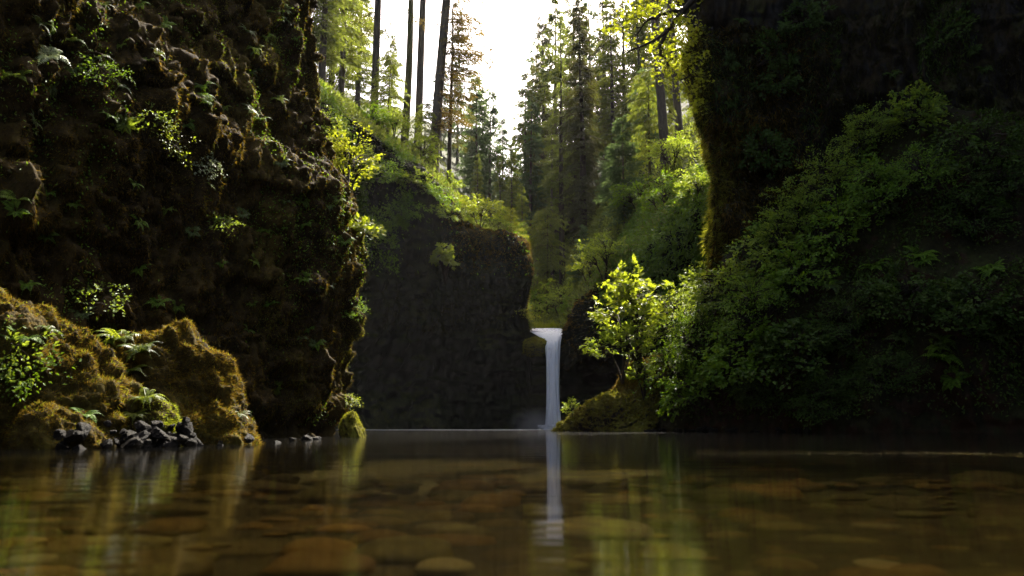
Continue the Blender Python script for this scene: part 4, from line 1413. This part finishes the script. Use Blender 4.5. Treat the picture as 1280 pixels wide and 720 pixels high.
rng = np.random.default_rng(90)
for k in range(84):
    px, py = rng.uniform(10, 450), rng.uniform(5, 490)
    fern(px, py, 'small dim fern growing from the hanging moss of the left cliff', rng.uniform(0.25, 0.55), int(rng.integers(50)), ('leaf_bank', 'fern', 'leaf_mid')[k % 3], ('left',), group='small ferns in the left cliff\'s moss', upbias=0.45, n=9)
for k in range(40):
    px = rng.uniform(880, 1275)
    py = rng.uniform(max(170, 700 - 0.5 * px), 520)
    fern(px, py, 'fern half hidden among the shrubs of the right bank', rng.uniform(0.8, 1.5), int(rng.integers(50)), ('leaf_bank', 'fern')[k % 2], ('bank',), group='ferns among the right bank\'s shrubs', upbias=0.45, n=11)
for k in range(16):
    px, py = rng.uniform(905, 1270), rng.uniform(5, 150)
    fern(px, py, 'dark fern hanging on the black upper face of the right cliff', rng.uniform(0.7, 1.3), int(rng.integers(50)), 'leaf_dark', ('right',), group='ferns hanging on the right cliff', upbias=0.3, n=11)

# ------------------------------------------------------------------ forest
def ground_pt(px, Y):
    x = (px - 640) / F * Y * 1.02
    return Vector((x, Y, float(hill(x, Y)) - 0.4))


CON = {}


def conifer(kind, px, Y, s, label, rot=0.0, group='conifers in the gorge above the fall', name='conifer_tree', zadd=0.0, cat='tree'):
    if kind not in CON:
        CON[kind] = conifer_meshes(*CK[kind][0], **CK[kind][1])
    p = ground_pt(px, Y) + Vector((0, 0, zadd))
    t, c = CON[kind]
    return plant(name, [('trunk', t), ('crown', c)], p, label, cat, group, rotz=rot, scale=s)


CK = {
    # seed, H, clear, branch length, branches, crown, bark, trunk radius
    'full': ((501, 36, 0.10, 4.6, 190, M['needle_dark'], M['bark_dark'], 0.55), dict(needle=0.62, dens=1.5)),
    'dense': ((502, 44, 0.04, 4.4, 300, M['needle_dark'], M['bark_dark'], 0.7), dict(needle=0.55, dens=1.9, droop=0.35, shape=0.55)),
    'green': ((503, 34, 0.12, 4.4, 170, M['needle'], M['bark'], 0.5), dict(needle=0.62, dens=1.4)),
    'olive': ((504, 34, 0.10, 5.0, 170, M['needle_olive'], M['bark'], 0.45), dict(needle=0.6, dens=1.3, droop=0.35)),
    'loose': ((505, 46, 0.28, 4.0, 110, M['needle'], M['bark_dark'], 0.55), dict(needle=0.6, dens=1.2)),
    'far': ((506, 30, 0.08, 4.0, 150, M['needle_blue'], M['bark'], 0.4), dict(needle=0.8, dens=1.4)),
    'young': ((507, 13, 0.02, 3.4, 150, M['needle_blue'], M['bark'], 0.2), dict(needle=0.45, dens=1.6, droop=0.1)),
    'airy': ((508, 16, 0.25, 4.2, 70, M['needle_olive'], M['bark_moss'], 0.22), dict(needle=0.5, dens=1.2, droop=0.4, shape=0.4)),
    'bole1': ((511, 58, 0.22, 4.2, 46, M['needle_dark'], M['bark_dark'], 0.5), dict(needle=0.55, dens=1.2, taper=0.55, lean=0.012)),
    'bole2': ((512, 62, 0.62, 3.0, 16, M['needle_olive'], M['bark'], 0.52), dict(needle=0.5, dens=0.8, taper=0.5, lean=0.02)),
    'bole3': ((513, 62, 0.10, 6.6, 210, M['needle_rust'], M['bark'], 0.64), dict(needle=0.45, dens=1.4, taper=0.5, lean=0.055, side_only=-0.1, droop=0.2)),
    'thin': ((514, 26, 0.25, 5.0, 26, M['needle_dark'], M['bark_dark'], 0.30), dict(needle=0.5, dens=1.3, taper=0.6, side_only=0.0, droop=0.2)),
    'rightbole': ((515, 36, 0.74, 3.6, 34, M['needle_olive'], M['bark'], 0.55), dict(needle=0.6, dens=1.0, taper=0.5, lean=-0.05)),
    'snag': ((516, 22, 0.80, 0.8, 8, M['needle_olive'], M['bark_moss'], 0.52), dict(needle=0.3, dens=0.6, taper=0.6, top_r=0.55, lean=0.03)),
}
trees = [
    # left of the sky
    ('bole1', 461, 92, 1.0, 'dark trunked conifer at left with flat branches, first of the tall bare boles', 0.4),
    ('snag', 501, 94, 1.0, 'broken topped mossy dead trunk between the tall bare boles', 0.0),
    ('bole2', 519, 96, 1.0, 'tall straight grey bole without branches, just left of the leaning one', 1.0),
    ('bole3', 538, 90, 1.0, 'thick leaning bole with rusty branches reaching right against the sky', 0.0),
    ('thin', 560, 91, 1.0, 'thin dark trunk with bare looking branches beside the thick leaning bole', 0.0),
    ('olive', 418, 100, 1.05, 'olive green conifer at the left cliff\'s edge, filling the upper left of the forest', 0.3),
    ('green', 392, 92, 1.05, 'green conifer half hidden behind the left cliff\'s rim', 1.3),
    ('green', 440, 112, 0.95, 'bluish conifer behind the dark trunked one at left', 2.2),
    ('full', 405, 118, 1.1, 'dark conifer behind the olive one at left', 0.9),
    ('airy', 480, 86, 0.75, 'light leafy young conifer below the broken dead trunk', 0.2),
    ('airy', 528, 88, 0.6, 'small airy conifer at the foot of the thick leaning bole', 2.0),
    ('green', 483, 128, 0.62, 'pale conifer seen low between the first bole and the broken trunk', 2.9),
    # middle distance under the sky
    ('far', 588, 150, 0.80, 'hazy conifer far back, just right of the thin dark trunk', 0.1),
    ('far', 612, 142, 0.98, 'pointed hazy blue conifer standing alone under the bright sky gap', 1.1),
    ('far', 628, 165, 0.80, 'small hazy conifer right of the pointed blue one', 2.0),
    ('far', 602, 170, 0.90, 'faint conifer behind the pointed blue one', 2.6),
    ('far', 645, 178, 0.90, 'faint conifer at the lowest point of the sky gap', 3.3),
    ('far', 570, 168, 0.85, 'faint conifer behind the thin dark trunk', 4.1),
    ('far', 548, 160, 0.80, 'faint conifer seen between the thick bole and the straight one', 5.0),
    ('green', 625, 122, 0.50, 'small green conifer on the rise behind the sunlit bushes', 0.6),
    ('green', 596, 118, 0.42, 'low green conifer left of the small one behind the bushes', 1.9),
    # right of the sky
    ('far', 664, 138, 1.25, 'blue green conifer forming the right edge of the sky gap', 0.5),
    ('loose', 703, 112, 0.95, 'tall loose conifer with a thin dark trunk right of the sky gap', 0.9),
    ('loose', 722, 128, 1.1, 'tall conifer with a leaning top behind the loose one', 2.4),
    ('dense', 730, 108, 0.88, 'great dark dense conifer towering right of the sky gap', 0.0),
    ('young', 783, 84, 1.0, 'young blue green conifer in front of the great dark one', 0.0),
    ('rightbole', 838, 82, 1.0, 'straight grey bole left of the right cliff, nearer of the pair', 0.0),
    ('rightbole', 856, 88, 0.9, 'slanting grey bole next to the straight one by the right cliff', 0.5),
    ('olive', 770, 138, 1.1, 'olive conifer between the great dark one and the grey boles', 1.4),
    ('green', 806, 128, 0.95, 'green conifer behind the straight grey bole', 0.2),
    ('olive', 832, 134, 1.3, 'yellowish conifer behind the pair of grey boles', 2.2),
    ('green', 872, 118, 0.8, 'green conifer half hidden behind the right cliff\'s edge', 1.2),
    ('full', 715, 140, 1.1, 'dark conifer far behind the loose one', 0.8),
    ('green', 690, 128, 0.85, 'mid height green conifer at the foot of the blue green one', 2.6),
    ('olive', 672, 108, 0.48, 'low olive conifer over the stream behind the fall', 0.3),
    ('airy', 684, 99, 1.0, 'airy tree with dark crooked twigs over the stream', 1.0),
    ('young', 764, 100, 0.65, 'dense young conifer on the slope left of the blue green one', 0.6),
    ('young', 812, 98, 1.0, 'young conifer between the blue green one and the grey boles', 1.6),
    ('airy', 816, 84, 0.9, 'airy yellow lit sapling between the young conifer and the grey bole', 0.7),
    ('full', 680, 152, 1.5, 'dark spreading conifer beside the sky gap\'s right edge', 0.7),
    ('green', 657, 148, 1.25, 'slender green conifer leaning into the sky gap from its right side', 1.7),
    ('green', 696, 145, 1.55, 'fresh green conifer behind the thin dark trunk right of the gap', 2.2),
    ('olive', 652, 112, 0.62, 'olive conifer rising from the gully behind the bowl\'s corner', 2.9),
    ('olive', 640, 126, 0.6, 'pale olive conifer low in the middle of the gorge under the sky gap', 0.9),
    ('full', 760, 150, 1.1, 'dark distant conifer right of the great dark one', 1.1),
    ('green', 786, 146, 1.15, 'distant green conifer above the young blue green one', 2.1),
    ('full', 812, 152, 1.1, 'distant dark conifer just left of the straight grey bole', 3.1),
    ('far', 742, 158, 1.35, 'distant blue green conifer showing behind the great dark one', 4.1),
    ('green', 846, 144, 1.1, 'distant green conifer between the pair of grey boles', 5.1),
    ('far', 670, 172, 1.75, 'faint tall conifer filling the sky gap\'s right side', 0.3),
    ('far', 594, 138, 0.95, 'hazy conifer between the thin dark trunk and the pointed blue one', 2.3),
    ('young', 730, 90, 0.6, 'small young conifer on the slope above the fall', 1.9),
]
for (k, px, Y, s, lab, rt) in trees:
    conifer(k, px, Y, s, lab, rt, name='dead_tree' if k == 'snag' else 'conifer_tree')

# shrubs and small broadleaf trees of the gorge
for i, (px, py, Y, w, h_, mt, lf, lab, sp, pr) in enumerate([
    (600, 287, 79.2, 4.6, 4.0, 'leaf_bright', 0.28, 'bright lime bush on top of the bowl left of the young golden conifer', 60, 24),
    (572, 272, 80, 2.6, 2.4, 'leaf_yellow', 0.22, 'yellowish bush at the left shoulder of the bowl\'s sunlit top', 36, 20),
    (622, 290, 79.0, 2.4, 2.2, 'leaf_mid', 0.2, 'darker twiggy bush in front of the lime bush', 30, 18),
    (653, 312, 79.0, 3.0, 2.0, 'leaf_yellow', 0.2, 'low yellow green bush spilling over the bowl\'s right corner', 40, 20),
    (560, 250, 82, 2.6, 3.0, 'leaf_mid', 0.24, 'green bush at the foot of the thin dark trunk', 40, 22),
    (525, 245, 82, 4.2, 4.0, 'leaf_mid', 0.25, 'wide green bush under the thick leaning bole', 60, 24),
    (490, 240, 82, 4.6, 4.4, 'leaf_mid', 0.25, 'bushy thicket below the broken dead trunk', 60, 24),
    (460, 245, 80, 4.0, 3.6, 'leaf_bank', 0.25, 'shaded bush on the bowl\'s rim beside the left cliff', 60, 24),
    (448, 222, 77.0, 4.0, 3.4, 'leaf_mid', 0.24, 'bush spilling over the bowl\'s rim right beside the yellow maple', 60, 24),
    (476, 228, 77.5, 4.0, 3.0, 'leaf_bank', 0.24, 'deep green bush on the bowl\'s rim below the first bole', 60, 24),
    (508, 238, 78.0, 3.6, 2.8, 'leaf_mid', 0.24, 'fresh green bush on the bowl\'s rim under the straight bole', 50, 24),
    (534, 250, 78.3, 3.2, 2.6, 'leaf_bank', 0.22, 'dim bush on the bowl\'s rim just under the thick leaning bole', 50, 22),
    (552, 272, 78.4, 2.6, 2.2, 'leaf_mid', 0.22, 'small bush on the steep edge of the bowl\'s rim left of the sunlit top', 40, 20),
    (500, 270, 78.5, 4.0, 2.4, 'leaf_bank', 0.22, 'dim bush hanging over the bowl\'s dark rim', 50, 22),
    (465, 290, 77.0, 3.6, 2.4, 'leaf_bank', 0.22, 'dark bush hanging on the bowl wall next to the left cliff', 50, 22),
    (758, 345, 74.5, 5.4, 5.2, 'leaf_mid', 0.30, 'green maple shrub above the leaning boulder by the lip', 64, 22),
    (735, 300, 82, 4.0, 4.5, 'leaf_bright', 0.28, 'sunlit maple shrub on the slope right of the stream', 50, 20),
    (800, 300, 80, 5.0, 4.5, 'leaf_bank', 0.28, 'shaded bush below the young blue green conifer', 60, 22),
    (845, 300, 78, 5.0, 4.5, 'leaf_mid', 0.28, 'bush beneath the grey boles beside the right cliff', 60, 22),
    (872, 285, 66, 3.4, 3.4, 'leaf_mid', 0.24, 'small bush tucked against the mossy corner of the right cliff', 44, 20),
    (830, 335, 72, 5.0, 4.0, 'leaf_bank', 0.26, 'dark bush behind the bright maple\'s top', 60, 22),
    (700, 330, 88, 4.6, 5.0, 'leaf_mid', 0.28, 'hazy bush in the shaded gully above the fall', 60, 22),
    (672, 345, 92, 4.0, 5.0, 'leaf_bank', 0.28, 'hazy bush at the gully\'s left side behind the bowl\'s corner', 60, 22),
    (715, 375, 82, 3.0, 2.6, 'leaf_bank', 0.24, 'low bush at the stream\'s right side above the lip', 40, 20),
    (668, 385, 86, 3.4, 3.0, 'leaf_mid', 0.24, 'low green bush behind the grass above the lip', 40, 20),
    (640, 330, 100, 5.0, 5.0, 'leaf_mid', 0.3, 'pale bush behind the bowl\'s right corner', 60, 20)]):
    p = at(px, py, Y)
    tl = None
    b = hit(px, py, ('bowl',)) if Y < 78.6 and px < 560 else None
    if b is not None:
        p = b[0] - b[1] * 0.25 - Vector((0, 0, 0.8))
        tl = (Vector((b[1].x, b[1].y, 0)) * 0.6 + Vector((0, 0, 0.8))).normalized()
    else:
        p.z = float(hill(p.x, max(Y, yfront(p.x) + 0.6))) - 0.3
        p.y = max(Y, float(yfront(p.x)) + 0.6)
    bush(p, mt, lab, w, h_, 600 + i, 'bushes in the gorge above the fall', leaf=lf, sprays=sp, per=pr, wid=0.6, shell=0.35, droop=0.3, tilt=tl)
# golden young conifer on the bowl's top, pale shrub hanging on its face
CK['golden'] = ((520, 5.2, 0.04, 2.0, 80, M['leaf_yellow'], M['bark_moss'], 0.09), dict(needle=0.26, dens=1.0, droop=0.15))
conifer('golden', 640, 80.5, 0.9, 'young golden green conifer on the sunlit top of the bowl', group=None)
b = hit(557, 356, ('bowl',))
bush(b[0] + Vector((0, 0.2, 0)), 'leaf_bright', 'light green leafy shrub hanging alone on the bowl\'s dark face', 2.5, 5.2, 650, None, leaf=0.40, sprays=34, per=14, wid=0.75, shell=0.3, tilt=Vector((0.0, -0.72, 0.7)).normalized(), droop=0.5)  # brighter leaf colour stands in for sun on this shaded shrub
# yellow maple on the shoulder of the left cliff
p = at(432, 230, 52)
p.z -= 2.5
bush(p, 'leaf_yellow', 'yellow lit maple rising behind the left cliff\'s shoulder', 4.0, 6.8, 660, None, leaf=0.2, sprays=80, per=22, wid=0.75, shell=0.3, name='vine_maple', cat='tree')


# rusty moss branch on the thin trunk
def moss_branch(name, pts, r0, mat, tuft, n, label, cat, L_, W_, parent=None, seed=1):
    """a crooked limb, part of a tree"""
    mb = MB()
    P, _ = catmull(pts, 24)
    rr = np.linspace(r0, r0 * 0.25, 24)
    tube(mb, P, rr, 7)
    return mb, P


# big leaf maple limb reaching out from the top of the right cliff
tm, lm = MB(), MB()
rng = np.random.default_rng(70)
root = at(905, -60, 50)
limbs = [[(905, -60, 50), (880, -15, 49), (855, 12, 48), (832, 38, 47.4), (808, 56, 47), (785, 66, 46.8)],
         [(855, 12, 48), (828, 18, 47.6), (806, 30, 47.2), (796, 44, 47)],
         [(880, -15, 49), (850, -18, 48), (815, -12, 47.6), (780, -6, 47)],
         [(905, -60, 50), (890, 20, 49), (878, 70, 48.6), (862, 92, 48.3), (850, 100, 48)],
         [(832, 38, 47.4), (826, 60, 47.2), (834, 78, 47)]]
LP = []
for k, l in enumerate(limbs):
    P, _ = catmull([list(at(*q)) for q in l], 22)
    P = P + 0.10 * np.stack([pn(np.arange(22) * 0.5, k, 0, 1), pn(np.arange(22) * 0.5, k, 0, 2), pn(np.arange(22) * 0.5, k, 0, 3)], 1)
    tube(tm, P, np.linspace(0.30 if k == 0 else 0.17, 0.04, 22), 7)
    LP.append(P)
clusters = [(850, 75, 34, 40), (856, 50, 24, 26), (835, 62, 22, 22), (866, 105, 16, 14), (800, 20, 30, 22), (815, 8, 34, 16), (775, 40, 16, 12), (855, 25, 22, 20), (845, 90, 26, 20), (872, 130, 9, 10), (830, -10, 40, 14)]
base = Vector(root)
for (px, py, rp, num) in clusters:
    for s in range(int(num * 0.62)):
        q = at(px + rng.normal(0, rp * 0.55), py + rng.normal(0, rp * 0.5), 48 + rng.normal(0, 1.0))
        allp = np.concatenate(LP)
        near = allp[np.argmin(np.linalg.norm(allp - np.array(q), axis=1))]
        tube(tm, [near, (near + np.array(q)) / 2 + np.array([0, 0, 0.1]), np.array(q)], [0.03, 0.02, 0.01], 3)
        k = 14
        pos = np.array(q) + rng.normal(0, 1, (k, 3)) * np.array([0.32, 0.32, 0.16])
        ax = rng.normal(0, 1, (k, 3)) * np.array([1, 1, 0.3]) - np.array([0, 0, 0.3])
        ln = 0.24 * rng.uniform(0.6, 1.3, k)
        cards(lm, pos, ax, rng.normal(0, 0.4, (k, 3)) + np.array([0, 0, 1]), ln, ln * 0.9, 0.12, 0.15)
e = empty('maple_tree', base)
tag(e, 'yellow green maple with a dark crooked limb hanging out from the right cliff\'s top', 'tree')
inv = Matrix.Translation(base).inverted()
for nm, mb_, mt, sm_ in (('limb', tm, 'bark_dark', True), ('crown', lm, 'leaf_yellow', False)):
    o = mb_.build(nm, M[mt], e, sm_)
    o.matrix_parent_inverse = inv

# ------------------------------------------------------------------ air
mb = MB()
x0, x1, y0, y1, z0, z1 = -76, 76, -52, 258, -4, 108
mb.add([(x0, y0, z0), (x1, y0, z0), (x1, y1, z0), (x0, y1, z0), (x0, y0, z1), (x1, y0, z1), (x1, y1, z1), (x0, y1, z1)],
       [(0, 3, 2, 1), (4, 5, 6, 7), (0, 1, 5, 4), (1, 2, 6, 5), (2, 3, 7, 6), (3, 0, 4, 7)])
tag(mb.build('haze', mat_volume('haze', (0.97, 0.97, 0.95), 0.00005, 0.4)), kind='stuff')
bpy.context.view_layer.update()
